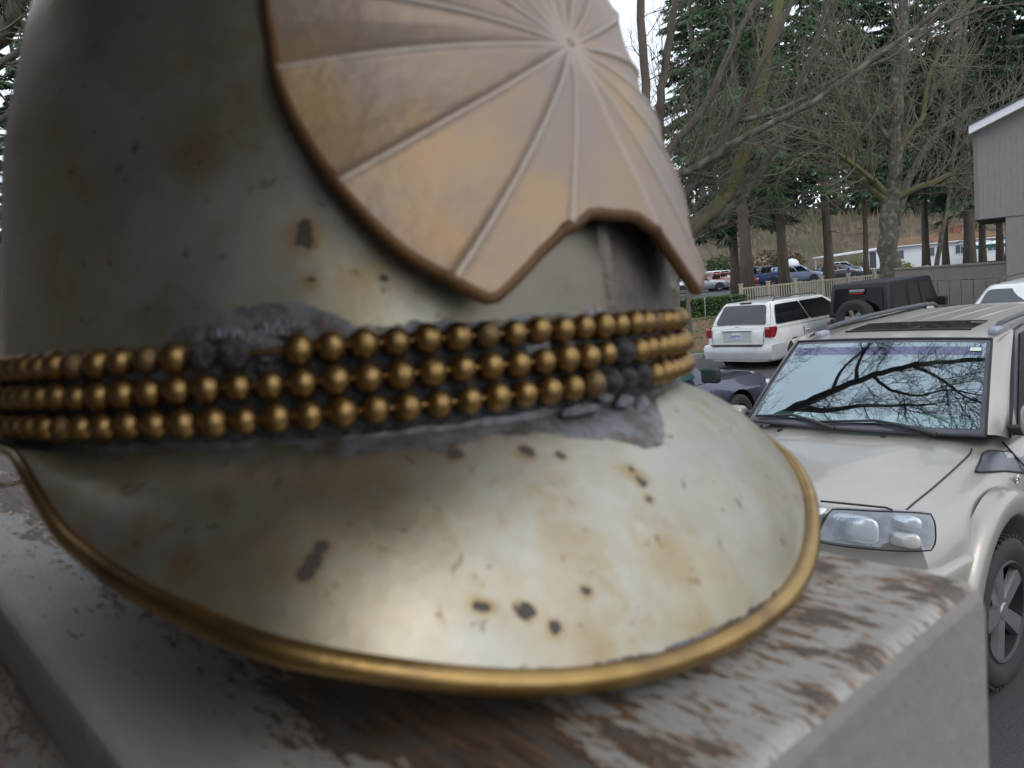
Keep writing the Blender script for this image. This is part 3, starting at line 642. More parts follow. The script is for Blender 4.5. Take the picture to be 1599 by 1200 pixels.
# greenhouse
Bx,By,Bz=-.37,.685,1.195; Tx,Ty,Tz=-.86,.575,1.635
def wsp(u,v,off=0):
    y=lerp(By,Ty,v)*u; x=lerp(Bx,Tx,v)+.075*(1-u*u)*(1-.35*v); z=lerp(Bz,Tz,v)+.012*math.sin(math.pi*v)+.014*(1-u*u)*v
    return Vector((x+off*.68,y,z+off*.73))
wg=glassmat('windshield_glass',(.50,.64,.64),.38,(.78,.93,1.0))
mb=MB(); mb.grid([[wsp(-.955+1.91*i/24,.05+.9*j/12,.004) for j in range(13)] for i in range(25)]); ws=mb.build('windshield',wg,suv,smooth=180)
frit=M('glass_frit',(.075,.07,.085),.12,spec=.8)
def band(f,name,mat_,parent,n=24,m_=3): mb=MB(); mb.grid([[f(i/n,j/m_) for j in range(m_+1)] for i in range(n+1)]); return mb.build(name,mat_,parent,smooth=180)
band(lambda a,b:wsp(-1+2*a,.085*b-.01,.001),'windshield_border',frit,ws); band(lambda a,b:wsp(-1+2*a,.90+.10*b,.001),'windshield_border',frit,ws)
for s in (1,-1): band(lambda a,b:wsp(s*(.925+.075*b),a,.001),'windshield_border',frit,ws)
tintm=glassmat('tinted_band',(.72,.68,.78),.01,(.7,.66,.8)); band(lambda a,b:wsp(-.93+1.86*a,.80+.1*b,.0065),'tint_band',tintm,ws)
mb=MB(); c=[wsp(.83,.845,.009),wsp(.92,.845,.009),wsp(.92,.885,.009),wsp(.83,.885,.009)]; mb.add(c,[(0,1,2,3)]); mb.build('sticker',M('pale_sticker',(.6,.66,.55),.5),ws)
strip([wsp(-1+2*i/24,1.0,.004) for i in range(25)],.007,black,'windshield_seal',ws); strip([wsp(-1+2*i/24,-.01,.002) for i in range(25)],.009,black,'windshield_seal',ws)
for s in (1,-1): strip([wsp(s,i/10,.003) for i in range(11)],.007,black,'windshield_seal',ws)
# roof
def roofp(u,t):   # u -1..1 across, t 0 front..1 rear
    x=lerp(Tx+.0,-3.30,t); w=lerp(Ty+.015,.60,min(1,t*5)); e=abs(u)
    z=1.632+.060*(1-(1-t)**7)-.03*max(0,t-.75)/.25
    z-=.030*e**4; x+= .055*(1-u*u)*(1-t)**6
    return Vector((x,w*u,z))
mb=MB(); mb.grid([[roofp(-1+2*i/24,j/20) for i in range(25)] for j in range(21)]); mb.build('roof',champ,suv,smooth=60)
for k in (-.42,-.14,.14,.42):
    m_=MB(); m_.grid([[roofp(k+(i-2)*.018,.28+.66*j/12)+Vector((0,0,(.0035 if 0<i<4 else -.002)*(1 if 0<j<12 else 0))) for i in range(5)] for j in range(13)]); m_.build('roof_rib',champ,suv,smooth=180)
mb=MB(); mb.grid([[roofp(-.62+1.24*i/10,.125+.13*j/5)+Vector((0,0,.007)) for i in range(11)] for j in range(6)]); sf=mb.build('sunroof',darkglass,suv,smooth=180)
strip([roofp(-.64+1.28*i/10,.118)+Vector((0,0,.006)) for i in range(11)],.006,black,'sunroof_seal',sf)
# pillars and side windows
def sd(x,z,s):  # outer side surface point of the greenhouse
    y=interp(z,[1.10,1.70],[.755,.615]); return Vector((x,s*y,z))
for s in (1,-1):
    rows=[]
    for i in range(13):
        v=i/12; a=wsp(s,v,0); xb=lerp(-.53,-1.06,v)+.03*math.sin(math.pi*v); zb=lerp(1.15,1.665,v); o_=sd(xb,zb,s)
        q=[a+Vector((0,-s*.012,-.006)),a+Vector((.004,s*.006,.004)),a.lerp(o_,.35)+Vector((.012,s*.016,.010)),a.lerp(o_,.7)+Vector((.008,s*.012,.006)),o_,o_+Vector((-.01,-s*.03,0))]
        rows.append(q)
    mb=MB(); mb.grid(rows); mb.build('windshield_pillar',champ,suv,smooth=60)
    # cant rail
    rows=[]
    for i in range(25):
        t=i/24; rp=roofp(s,t); x=rp.x; o_=sd(x,1.65+.025*(1-(1-t)**7),s)
        rows.append([rp,rp.lerp(o_,.5)+Vector((0,s*.012,.012)),o_,o_+Vector((0,-s*.02,-.03))])
    mb=MB(); mb.grid(rows); mb.build('cant_rail',champ,suv,smooth=60)
    # window frame (black) then panes
    outer=[(-.60,1.16),(-1.08,1.655),(-1.30,1.675),(-3.1,1.68),(-3.2,1.16)]
    mb=MB(); vs=[sd(x,z,s) for x,z in outer]; mb.add(vs+[v-Vector((0,s*.03,0)) for v in vs],[(0,1,2,3,4)]+[(i,(i+1)%5,5+(i+1)%5,5+i) for i in range(5)])
    wf=mb.build('window_frame',frit,suv)
    for poly in ([(-.68,1.185),(-1.13,1.635),(-1.46,1.65),(-1.46,1.185)],[(-1.56,1.185),(-1.56,1.65),(-2.28,1.655),(-2.28,1.185)],[(-2.40,1.2),(-2.40,1.655),(-3.0,1.655),(-3.1,1.2)]):
        mb=MB(); vs=[sd(x,z,s)+Vector((0,s*.006,0)) for x,z in poly]; mb.add(vs,[(0,1,2,3)]); mb.build('window_pane',darkglass,wf)
    strip([sd(x,1.155,s)+Vector((0,s*.004,0)) for x in (-.56,-1.5,-2.4,-3.2)],.012,black,'belt_seal',suv)
    # roof rail
    zt=lambda t:roofp(.9*s,t).z
    pr=[roofp(.87*s,.10)+Vector((0,0,.0))]+[roofp(.87*s,t)+Vector((0,0,.040)) for t in (.13,.2,.4,.6,.8,.9)]+[roofp(.87*s,.95)]
    strip(pr,[.018]+[.016]*6+[.018],M('roof_rail',(.06,.065,.075),.35,.4),'roof_rail',suv,8)
    mb=MB(); c0=roofp(.88*s,.085); mb.rbox(c0.x-.10,c0.x+.03,c0.y-.028,c0.y+.028,c0.z-.012,c0.z+.042,.02,3); mb.build('rail_foot',M('rail_foot',(.28,.30,.34),.35,.3),suv,smooth=60)
# rear hatch closing the cabin
mb=MB(); mb.grid([[Vector((lerp(-3.45,-3.30,j/6),u*lerp(.70,.60,j/6)/8,lerp(1.15,1.60,j/6))) for j in range(7)] for u in range(-8,9)]); mb.build('tailgate',champ,suv,smooth=60)
# interior
mb=MB(); mb.box(-3.25,-.45,-.66,.66,1.165,1.185); mb.build('cabin_floor',darkint,suv)
mb=MB(); mb.grid([[Vector((lerp(-.36,-.74,j/4),-.62+1.24*i/16,1.187+.028*math.sin(math.pi*j/4)+(.035*math.exp(-((-.62+1.24*i/16-.34)/.2)**2) if j>1 else 0))) for j in range(5)] for i in range(17)]); mb.build('dashboard',M('dashboard_top',(.36,.44,.38),.7),suv,smooth=180)
sw=MB(); sw.tube([Vector((-.86,.36,1.22))+Matrix.Rotation(R(-65),3,'Y')@Vector((.17*math.cos(q*math.pi/16),.17*math.sin(q*math.pi/16),0)) for q in range(33)],.013,8,False); sw.build('steering_wheel',black,suv,smooth=180)
for y in (.36,-.36):
    mb=MB(); mb.rbox(-1.42,-1.27,y-.22,y+.22,1.17,1.42,.05,3); mb.rbox(-1.40,-1.31,y-.12,y+.12,1.43,1.56,.03,3); mb.build('seat',M('grey_seat',(.09,.09,.095),.9),suv,smooth=60)
mb=MB(); mb.rbox(-.93,-.91,-.12,.12,1.56,1.61,.01); mb.build('rear_view_mirror',black,suv)
# wipers and washer nozzles
for ya,yb in ((-.62,-.10),(-.16,.44)):
    a=wsp(ya/By,.035,.018); b=wsp(yb/By,-.015,.016); mid=wsp((ya+(yb-ya)*.5)/By,.075,.022)
    w_=strip([a,mid.lerp(a,.4),mid,mid.lerp(b,.55),wsp((yb-.06)/By,.035,.018)],.0075,black,'wiper_blade',suv); strip([mid,b.lerp(mid,.5)+Vector((.005,0,.008)),b+Vector((.015,.03,.0))],[.008,.010,.013],black,'wiper_arm',w_)
for y in (.20,-.42):
    mb=MB(); mb.rbox(-.30,-.275,y-.013,y+.013,hoodz(-.28)-.01,hoodz(-.28)+.012,.005); mb.build('washer_nozzle',black,suv)
# mirrors
for s in (1,-1):
    mb=MB(); mb.rbox(-.60,-.47,s*.90-.10,s*.90+.10,1.12 if s<0 else 1.17,1.25 if s<0 else 1.345,.045,4); mr_=mb.build('door_mirror',champ,suv,smooth=60)
    mb=MB(); mb.rbox(-.60,-.54,min(s*.72,s*.86),max(s*.72,s*.86),1.165,1.215,.012); mb.build('mirror_arm',black,mr_)
    mb=MB(); mb.add([sd(-.50,1.15,s)+Vector((0,s*.016,0)),sd(-.60,1.15,s)+Vector((0,s*.02,0)),sd(-.66,1.29,s)+Vector((0,s*.018,0)),sd(-.58,1.20,s)+Vector((.03,s*.018,.02))],[(0,1,2,3)]); mb.build('mirror_base',champ,mr_)
mb=MB(); mb.rbox(-2.0,-1.8,.80,.845,1.0,1.03,.012); mb.build('door_handle',champ,suv)
# ------------------------------------------------------------------ other vehicles (x forward from the rear bumper)
def prof(zt,w,zs=None,fl=.24):
    zs=zs or zt
    return [(0,zt),(w*.45,zt),(w*.78,zt-.015),(w*.92,zt-.06),(w*.985,zt-.19),(w,lerp(zt,.5,.55)),(w*.99,.50),(w*.965,.36),(w*.88,fl),(w*.4,fl),(0,fl)]
def vehicle(name,label,cat,loc,heading,paint_,L=4.5,Wd=1.8,H=1.45,hood=.90,belt=.95,deck=None,xr=.85,xf=None,Rw=.32,gh=None,roofw=.60,win=None,wellcut=False,group=None,rack=False,nose=.72,tail=None,scale=1,zoff=0,spk=5,glass=darkglass,simple=False):
    """gh: x of (rear base, rear top, front top, cowl)"""
    t=empty(name,label,cat,loc,R(heading),group); t.scale=(scale,)*3
    xf=xf or L-.85; w=Wd/2; deck=deck or belt; gh=gh or (.35,.7,2.6,3.4); tail=tail or deck-.08
    st_=[(L,prof(nose,w*.88)),(L-.06,prof(nose+.06,w*.93)),(L-.22,prof(lerp(nose,hood,.7),w*.97)),(L-.45,prof(hood-.03,w)),(gh[3]+.25,prof(hood+.0,w)),(gh[3],prof(hood+.04,w)),(gh[3]-.15,prof(belt,w)),(gh[0]+.15,prof(deck,w)),(gh[0] if gh[0]>.3 else .3,prof(deck,w)),(.22,prof(tail+.04,w*.985)),(.06,prof(tail,w*.95)),(0,prof(tail-.10,w*.92))]
    st_=[q for i,q in enumerate(st_) if i==0 or q[0]<st_[i-1][0]-.01]
    body=lower_body(t,st_,paint_,[(xf,Rw,Rw+.07,w-.30),(xr,Rw,Rw+.07,w-.30)] if wellcut else [])
    if wellcut:
        for x in (xf,xr):
            for s in (1,-1):
                mb=MB(); mb.lathe([(Rw+.068,s*(w-.30)),(Rw+.068,s*(w-.02))],24,'y',(x,0,Rw)); mb.lathe([(Rw+.068,s*(w-.3)),(.001,s*(w-.3))],24,'y',(x,0,Rw)); mb.build('wheel_well_liner',black,t)
    else:
        for x in (xf,xr):
            for s in (1,-1):
                n=16; mb=MB(); ps=[Vector((x+(Rw+.06)*math.cos(R(-12+204*i/n)),s*(w+.004),Rw+(Rw+.06)*math.sin(R(-12+204*i/n)))) for i in range(n+1)]; mb.add(ps+[p-Vector((0,s*.05,0)) for p in ps],[tuple(range(n+1))]+[(i,i+1,n+2+i,n+1+i) for i in range(n)]); mb.build('wheel_arch',black,t)
    wmm=vehicle.wm.setdefault((Rw,spk),wheel_meshes(Rw,.21,.66,spk,24))
    for x in (xf,xr):
        for s in (1,-1):
            if simple:
                o=obj('wheel',wmm[0],t); o.location=(x,s*(w-.10),Rw); o.rotation_euler=(0,0,0 if s>0 else math.pi); obj('spokes',wmm[2],o)
            else: put_wheel(t,wmm,x,s*(w-.10),Rw,s)
    # greenhouse
    xb,xrt,xft,xc=gh; wb=w*.93; wr=w*roofw/.60*.70; zb=belt-.03; dz=deck-.03
    n=10; rows=[]
    for x,yy,z in ((xb,wb*.97,dz),(lerp(xb,xrt,.5),lerp(wb,wr,.5),lerp(dz,H,.52)),(xrt,wr*.97,H-.035),(xrt+.14,wr,H-.005),(lerp(xrt,xft,.5),wr*1.01,H),(xft-.14,wr,H-.012),(xft,wr*.98,H-.04),(lerp(xft,xc,.5),lerp(wr,wb,.5),lerp(H,zb,.49)),(xc,wb*.96,zb)):
        base=[Vector((x,-lerp(wb,yy,0),zb)) for _ in range(1)]
        arc=[]
        for k in range(-n,n+1):
            u=k/n; e=abs(u)
            arc.append(Vector((x+(.05*(1-u*u) if x>lerp(xrt,xft,.6) else (-.03*(1-u*u) if x<lerp(xrt,xft,.4) else 0)),yy*(u if e<.86 else math.copysign(.86+.14*math.sin((e-.86)/.14*math.pi/2),u)),z-(.012*e*e)-(0.035*((e-.86)/.14)**2 if e>.86 else 0))))
        lo=[Vector((x,s*lerp(wb,yy,0.0 if z>zb+.02 else 1),zb-.02)) for s in (-1,1)]
        rows.append([lo[0]]+arc+[lo[1]])
    mb=MB(); mb.grid(rows); cabin=mb.build('cabin',paint_,t,smooth=38,fix=True)
    # glass on the faces
    def pane(nm,c,u0,u1,v0,v1,out_,par=t,g_=glass,rad=.07,off=.012,bulge=0):
        v_,f_=panel(c,u0,u1,v0,v1,off,rad,4,bulge,out_); m_=MB(); m_.add(v_,f_); return m_.build(nm,g_,par)
    for s in (1,-1):
        c=[(xb,s*wb,zb),(xc,s*wb,zb),(xft,s*wr,H-.04),(xrt,s*wr,H-.04)]
        for (u0,u1,v0,v1) in (win or [(.07,.30,.10,.88),(.33,.60,.10,.88),(.63,.90,.10,.88)]):
            # trim quads so panes follow slanted ends
            pane('side_window',c,u0,u1,v0,v1,(0,s,0))
    pane('windshield',[(xc,-wb*.96,zb+.0),(xc,wb*.96,zb+.0),(xft+.0,wr*.98,H-.03),(xft,-wr*.98,H-.03)],.06,.94,.08,.92,(1,0,.5),bulge=.035,off=.02)
    pane('rear_window',[(xb,-wb*.97,dz),(xb,wb*.97,dz),(xrt,wr*.97,H-.03),(xrt,-wr*.97,H-.03)],.08,.92,.12,.88,(-1,0,.3),bulge=.04,off=.045)
    for s in (1,-1):
        mb=MB(); mb.rbox(L-.20,L+.03,min(s*w*.50,s*w*.90),max(s*w*.50,s*w*.90),nose-.15,nose-.0,.04,2); mb.build('headlight',lampg,t,smooth=60)
        mb=MB(); mb.rbox(-.02,.16,min(s*w*.70,s*w*.965),max(s*w*.70,s*w*.965),tail-.30,tail-.08,.03,2); mb.build('taillight',redl,t,smooth=60)
        mb=MB(); mb.rbox(xc-.45,xc-.30,min(s*(w-.02),s*(w+.17)),max(s*(w-.02),s*(w+.17)),belt-.02,belt+.13,.03,2); mb.build('door_mirror',paint_,t,smooth=60)
        for xx in ([lerp(xb,xc,.33),lerp(xb,xc,.62)] if not simple else [lerp(xb,xc,.60)]):
            mb=MB(); mb.box(xx-.006,xx+.006,min(s*(w-.03),s*(w+.003)),max(s*(w-.03),s*(w+.003)),.36,belt-.16); mb.build('shut_line',black,t)
            mb=MB(); mb.rbox(xx+.07,xx+.25,min(s*(w-.02),s*(w+.02)),max(s*(w-.02),s*(w+.02)),belt-.26,belt-.22,.01,1); mb.build('door_handle',paint_,t)
    mb=MB(); mb.rbox(L-.05,L+.035,-w*.45,w*.45,.30,nose-.08,.03,2); mb.build('grille',black,t)
    if rack:
        for s in (1,-1):
            strip([(xrt+.2,s*wr*.86,H-.02),(xrt+.3,s*wr*.86,H+.04),(lerp(xrt,xft,.5),s*wr*.86,H+.055),(xft-.35,s*wr*.86,H+.04),(xft-.25,s*wr*.86,H-.02)],.014,black,'roof_rail',t)
    return t
vehicle.wm={}
# white minivan
whitep=paintm('white_paint',(.72,.72,.70),0,.9,.35,(.62,.61,.585)); silverlow=paintm('silver_bumper_paint',(.56,.56,.56),.2,.7,.4)
van=vehicle('minivan','white minivan seen from behind with a blue printed licence plate and dark rear window','minivan',(5.80,20.15,-.545),40,whitep,5.0,1.96,1.70,hood=1.05,belt=1.10,deck=1.10,xr=1.02,xf=4.0,Rw=.335,gh=(.10,.46,3.05,4.25),roofw=.62,nose=.85,tail=1.10,wellcut=True,rack=True,win=[(.045,.44,.10,.90),(.452,.90,.10,.90)])
for o in list(van.children):
    if o.name.startswith('taillight'): bpy.data.objects.remove(o)
for s in (1,-1):
    mb=MB(); rows=[]
    for i in range(9):
        v=i/8; z=lerp(.84,1.10,v); wd=interp(v,[0,.3,.8,1],[.02,.09,.15,.10])
        rows.append([Vector((-.035,s*(.78),z)),Vector((-.045,s*.86,z)),Vector((-.01,s*.955,z)),Vector((.05+wd*.3,s*.992,z)),Vector((.06+wd,s*.990,z)),Vector((.08+wd,s*.955,z))])
    mb.grid(rows); tl=mb.build('taillight',redl,van,smooth=60)
    mb=MB(); mb.rbox(-.055,-.03,min(s*.80,s*.92),max(s*.80,s*.92),1.03,1.10,.01); mb.build('reversing_lens',M('pink_lens',(.55,.2,.2),.15),tl)
mb=MB(); rows=[[Vector((x,y,z)) for x,y,z in ((.1,u*.9,.66),(-.055-.05*(1-u*u),u*.97,.655),(-.10-.06*(1-u*u),u*.985,.60),(-.11-.06*(1-u*u),u*.985,.45),(-.08-.05*(1-u*u),u*.97,.30),(.1,u*.95,.27))] for u in [i/12 for i in range(-12,13)]]
for u_,k in ((1,1),(-1,-1)):
    r_=[Vector((x,u_*.995,z)) for x,z in ((.60,.66),(.60,.655),(.60,.60),(.60,.45),(.60,.34),(.60,.33))]
    rows=rows+[r_] if u_==1 else [r_]+rows
mb.grid(rows); mb.build('rear_bumper',silverlow,van,smooth=50)
mb=MB(); mb.rbox(-.17,-.05,-.74,.74,.652,.672,.004); mb.build('bumper_step_pad',black,van)
mb=MB(); mb.rbox(-.062,-.02,-.42,.42,.72,.99,.03,3); pr_=mb.build('plate_recess',silverlow,van)
mb=MB(); mb.rbox(-.075,-.06,-.155,.155,.80,.955,.01); lp=mb.build('number_plate',platem,pr_)
mt=Matrix.Translation((-.078,0,.872))@Matrix(((0,0,-1,0),(-1,0,0,0),(0,1,0,0),(0,0,0,1)))
put_text('B00957',pr_,'plate_number',.10,mt,bluep)
mb=MB(); mb.rbox(-.085,-.05,-.44,.44,.995,1.02,.006); mb.build('plate_light_bar',M('grey_trim',(.22,.23,.25),.5),van)
mb=MB(); mb.rbox(-.035,-.01,-.93,.93,1.145,1.152,.001); mb.build('tailgate_shut_line',black,van)
for s in (1,-1): strip([(.46,s*.67,1.64),(.25,s*.80,1.42),(.05,s*.89,1.12),(-.03,s*.76,1.0),(-.05,s*.74,.70)],.006,black,'shut_line',van)
mb=MB(); mb.rbox(.40,.46,-.16,.16,1.655,1.69,.01); mb.build('high_brake_lamp',black,van)
mb=MB(); mb.rbox(-.03,.0,-.05,.05,1.10,1.125,.006); mb.build('tailgate_handle',chrome,van)
# black off-roader with spare wheel
blk=M('black_paint',(.012,.013,.016),.28,.1,coat=.8); soft=M('hardtop_black',(.010,.0105,.013),.55,0,col2=(.015,.0155,.019),scale=6,bump=.1,bscale=200)
jp=empty('off_roader','black boxy off-roader with a spare wheel on its tailgate beside the white minivan','off-roader',(8.37,19.15,-.52),R(39))
rows=[]
st_=[(4.02,prof(1.02,.80,fl=.55)),(3.95,prof(1.08,.80,fl=.5)),(2.95,prof(1.13,.76,fl=.45)),(2.85,prof(1.15,.76,fl=.45)),(.12,prof(1.15,.77,fl=.45)),(.06,prof(1.14,.76,fl=.5))]
lower_body(jp,st_,blk,[(3.35,.42,.50,.50),(.95,.42,.50,.50)])
for x in (3.35,.95):
    for s in (1,-1):
        mb=MB(); n=14; rows=[]
        for i in range(n+1):
            a=R(lerp(5,175,i/n)); q=.50+.03*abs(math.cos(a)); rows.append([Vector((x+(q+dr)*math.cos(a)*1.05,s*yy,.42+(q+dr)*math.sin(a))) for yy,dr in ((.72,0),(.90,0),(.93,.02),(.93,.05),(.88,.07),(.72,.07))])
        mb.grid(rows,True); mb.build('fender_flare',soft,jp,smooth=50)
jw=wheel_meshes(.41,.27,.55,5,32,True)
for x in (3.35,.95):
    for s in (1,-1): put_wheel(jp,jw,x,s*.76,.41,s)
mb=MB(); mt=None
vs=[(.08,-.76,1.12),(2.84,-.74,1.12),(2.50,-.68,1.93),(.20,-.70,1.93),(.08,.76,1.12),(2.84,.74,1.12),(2.50,.68,1.93),(.20,.70,1.93)]
bmq=bmesh.new(); vv=[bmq.verts.new(v) for v in vs]
for f in ((0,1,2,3),(7,6,5,4),(3,2,6,7),(0,3,7,4),(1,5,6,2),(0,4,5,1)): bmq.faces.new([vv[i] for i in f])
bmesh.ops.recalc_face_normals(bmq,faces=bmq.faces); bmesh.ops.bevel(bmq,geom=bmq.edges[:],offset=.05,segments=3,profile=.5,affect='EDGES')
for f in bmq.faces: f.smooth=True
me=bpy.data.meshes.new('hardtop'); bmq.to_mesh(me); bmq.free(); me.materials.append(soft); me.set_sharp_from_angle(angle=R(35)); obj('hardtop',me,jp)
bsg=M('brown_smoked_glass',(.03,.026,.024),.08)
for s in (1,-1):
    c=[(.12,s*.757,1.14),(2.80,s*.74,1.14),(2.47,s*.685,1.90),(.22,s*.70,1.90)]
    for (u0,u1) in ((.06,.33),(.40,.62),(.67,.90)):
        v_,f_=panel(c,u0,u1,.16,.86,.008,.06,4,0,(0,s,0)); m_=MB(); m_.add(v_,f_); m_.build('side_window',bsg,jp)
    mb=MB(); mb.rbox(2.62,2.72,min(s*.78,s*1.0),max(s*.78,s*1.0),1.16,1.38,.03); mb.build('door_mirror',black,jp)
    mb=MB(); mb.rbox(0.0,.09,min(s*.62,s*.74),max(s*.62,s*.74),.78,.98,.01); mb.build('taillight',redl,jp)
    mb=MB(); mb.lathe([(.001,4.10),(.09,4.09),(.10,4.03)],16,'x',(0,s*.5,.92)); mb.build('headlight',lampg,jp)
v_,f_=panel([(.06,-.70,1.16),(.06,.70,1.16),(.17,.66,1.88),(.17,-.66,1.88)],.06,.94,.1,.9,.012,.06,4,0,(-1,0,.2)); mb=MB(); mb.add(v_,f_); mb.build('rear_window',M('smoked_black_glass',(.004,.004,.005),.12,spec=.25),jp)
mb=MB(); mb.rbox(.045,.12,-.16,.16,1.66,1.71,.01); hb=mb.build('high_brake_lamp',redl,jp); mb=MB(); mb.rbox(.03,.12,-.17,.17,1.72,1.78,.01); mb.build('camera_housing',M('pale_plastic',(.25,.25,.27),.5),jp)
sp=empty('spare',None,None); sp.parent=jp; sp.name='spare_wheel'; sp.location=(-.14,-.05,1.12); sp.rotation_euler=(0,0,R(90))
so=obj('tyre',wheel_meshes(.43,.27,.55,5,32,True)[0],sp); obj('rim_barrel',jw[1],sp); obj('spokes',jw[2],sp)
for k in range(5):
    a=R(72*k+20); mb=MB(); mb.lathe([(.001,.12),(.014,.12),(.016,.09)],8,'y',(.11*math.cos(a),0,.11*math.sin(a))); mb.build('wheel_nut',amber,sp)
mb=MB(); mb.rbox(-.08,.06,-.30,.10,.62,.72,.01); mb.rbox(-.30,-.28,-.10,.16,.84,.96,.005); mb.build('plate_holder',M('white_plate',(.6,.6,.62),.4),jp)
mb=MB(); mb.rbox(-.18,.05,-.85,.85,.48,.66,.03); mb.build('rear_bumper',soft,jp); mb=MB(); mb.rbox(4.05,4.25,-.85,.85,.50,.68,.03); mb.build('front_bumper',soft,jp)
strip([(2.84,-.72,1.14),(2.52,-.66,1.78)],.03,soft,'windshield_frame',jp); strip([(2.84,.72,1.14),(2.52,.66,1.78)],.03,soft,'windshield_frame',jp)
# dark blue car between the helmet and the minivan, and the white car behind the suv
navy=paintm('navy_paint',(.035,.035,.075),.3,1,.3,(.05,.05,.09))
nv_=vehicle('navy_car','dark navy sedan with a squared door mirror, half hidden behind the helmet','car',(-.30,9.07,-.27),41,navy,4.7,1.76,1.66,hood=.93,belt=.95,deck=.98,xr=.95,xf=3.75,Rw=.32,gh=(.55,1.15,2.35,3.25),wellcut=True,glass=M('teal_glass',(.05,.10,.10),.05,spec=.8))
for o in list(nv_.children):
    if o.name.startswith('door_mirror'): bpy.data.objects.remove(o)
for s in (1,-1):
    mb=MB(); mb.rbox(2.86,2.98,min(s*.88,s*1.13),max(s*.88,s*1.13),.93,1.13,.035,3); mo=mb.build('door_mirror',black,nv_,smooth=60)
    mb=MB(); mb.rbox(2.85,2.862,min(s*.90,s*1.115),max(s*.90,s*1.115),.95,1.11,.004,1); mb.build('mirror_glass',M('mirror_glass',(.06,.085,.08),.12,.4),mo)
strip([(2.2,-.60,1.30),(2.22,-.60,1.9)],[.003,.0022],M('antenna_metal',(.3,.3,.3),.4,.6),'antenna',nv_)
strip([(2.3,-.885,.80),(2.9,-.888,.82),(3.02,-.885,.80),(3.0,-.885,.70),(2.85,-.885,.55)],.010,M('door_trim',(.42,.33,.32),.4,.3),'door_trim',nv_)
wc=vehicle('white_car','white car with a black roof rack facing us behind the champagne suv','car',(8.55,11.45,-.33),221,whitep,4.6,1.84,1.93,hood=1.18,belt=1.26,deck=1.28,gh=(.25,.6,2.75,3.45),Rw=.33,wellcut=False,rack=True,glass=M('grey_glass',(.035,.04,.045),.04,spec=.8))
# the distant lot
P2=lambda n,c,**k:paintm(n,c,**k)
def far(name,label,x,y,z,h,col,kind='suv',**k):
    kw=dict(suv=dict(L=4.6,Wd=1.85,H=1.68,hood=1.02,belt=1.05,gh=(.15,.55,2.9,3.7),Rw=.35,nose=.82),sedan=dict(L=4.7,Wd=1.8,H=1.42,hood=.90,belt=.93,deck=.97,gh=(.75,1.45,2.65,3.4),Rw=.32,nose=.72),hatch=dict(L=4.3,Wd=1.78,H=1.50,hood=.95,belt=.98,gh=(.12,.5,2.45,3.35),Rw=.32,nose=.75))[kind]
    kw.update(k); return vehicle(name,label,'car',(x,y,z),h,col,simple=True,group='cars in the distant parking lot',**kw)
gz=lambda x,y:G(x,y)+.03
def FC(name,label,px,py,h,col,kind='suv',**k):
    # px,py: middle of the car on the ground
    L=dict(suv=4.6,sedan=4.7,hatch=4.3)[kind]; L=k.get('L',L); x=px-L/2*math.cos(R(h)); y=py-L/2*math.sin(R(h)); return far(name,label,x,y,gz(px,py),h,col,kind,**k)
tealw=P2('pale_teal_paint',(.50,.62,.62)); silv=P2('silver_paint',(.42,.44,.48),metal=.5); maro=P2('maroon_paint',(.33,.03,.045)); navy2=P2('deep_blue_paint',(.035,.06,.17)); slate=P2('slate_blue_paint',(.22,.26,.37),metal=.3); wht=P2('far_white_paint',(.75,.76,.78)); redp=P2('red_paint',(.30,.025,.025)); blu=P2('mid_blue_paint',(.10,.17,.42)); dkg=P2('dark_green_paint',(.015,.022,.02))
tw=FC('far_suv','pale teal suv with a yellow kayak strapped on its roof in the distant lot',17.4,78,8,tealw)
ky=MB(); ky.lathe([(.001,-2.1),(.14,-1.7),(.28,-.9),(.32,0),(.28,.9),(.14,1.7),(.001,2.1)],12,'x',mt=Matrix.Translation((17.4,78,gz(17.4,78)+1.90))@Matrix.Rotation(R(8),4,'Z')@Matrix.Scale(.6,4,(0,0,1))); tag(ky.build('kayak',M('yellow_kayak',(.42,.33,.06),.5),None,smooth=180),'yellow kayak lying upside down on the pale teal suv roof','kayak')
FC('far_sedan','silver sedan low in front of the pale teal suv, beyond the hedge',15.3,63.5,4,silv,'sedan')
FC('far_hatchback','maroon hatchback in the distant lot behind the hedge end',18.7,66.5,6,maro,'hatch')
FC('far_suv','silver white suv whose roof shows above the maroon hatchback',20.0,74,10,wht)
FC('far_suv','red suv in the rearmost row, above the dark blue pickup',27.0,91,5,redp)
FC('far_suv','slate blue suv between two bare conifer trunks in the distant lot',26.2,72.5,2,slate)
FC('far_suv','small dark suv right of the slate blue one, partly behind a trunk',33.3,80,-8,P2('charcoal_paint',(.06,.06,.08)),'hatch')
FC('far_sedan','mid blue sedan in front of the white suv near the carport',37.6,89,-10,blu,'sedan')
FC('far_suv','white suv parked by the carport, roof highest of the row',40.8,97,-14,wht)
def pickup(label,px,py,h,col):
    t=vehicle('far_pickup',label,'pickup',(px-2.7*math.cos(R(h)),py-2.7*math.sin(R(h)),gz(px,py)),h,col,simple=True,group='cars in the distant parking lot',L=5.5,Wd=1.95,H=1.82,hood=1.10,belt=1.12,deck=1.12,gh=(2.0,2.2,3.2,3.9),Rw=.38,nose=.92,tail=1.12,xr=1.1,xf=4.55,win=[(.10,.48,.1,.88),(.53,.88,.1,.85)])
    mb=MB(); mb.rbox(.12,1.9,-.80,.80,1.085,1.13,.01); mb.build('bed_opening',black,t); return t
pickup('dark blue pickup with a red tail lamp left of the second bare trunk',21.2,69,186,navy2)
pickup('blackish green pickup next to the dark blue pickup',24.6,75.5,184,dkg)
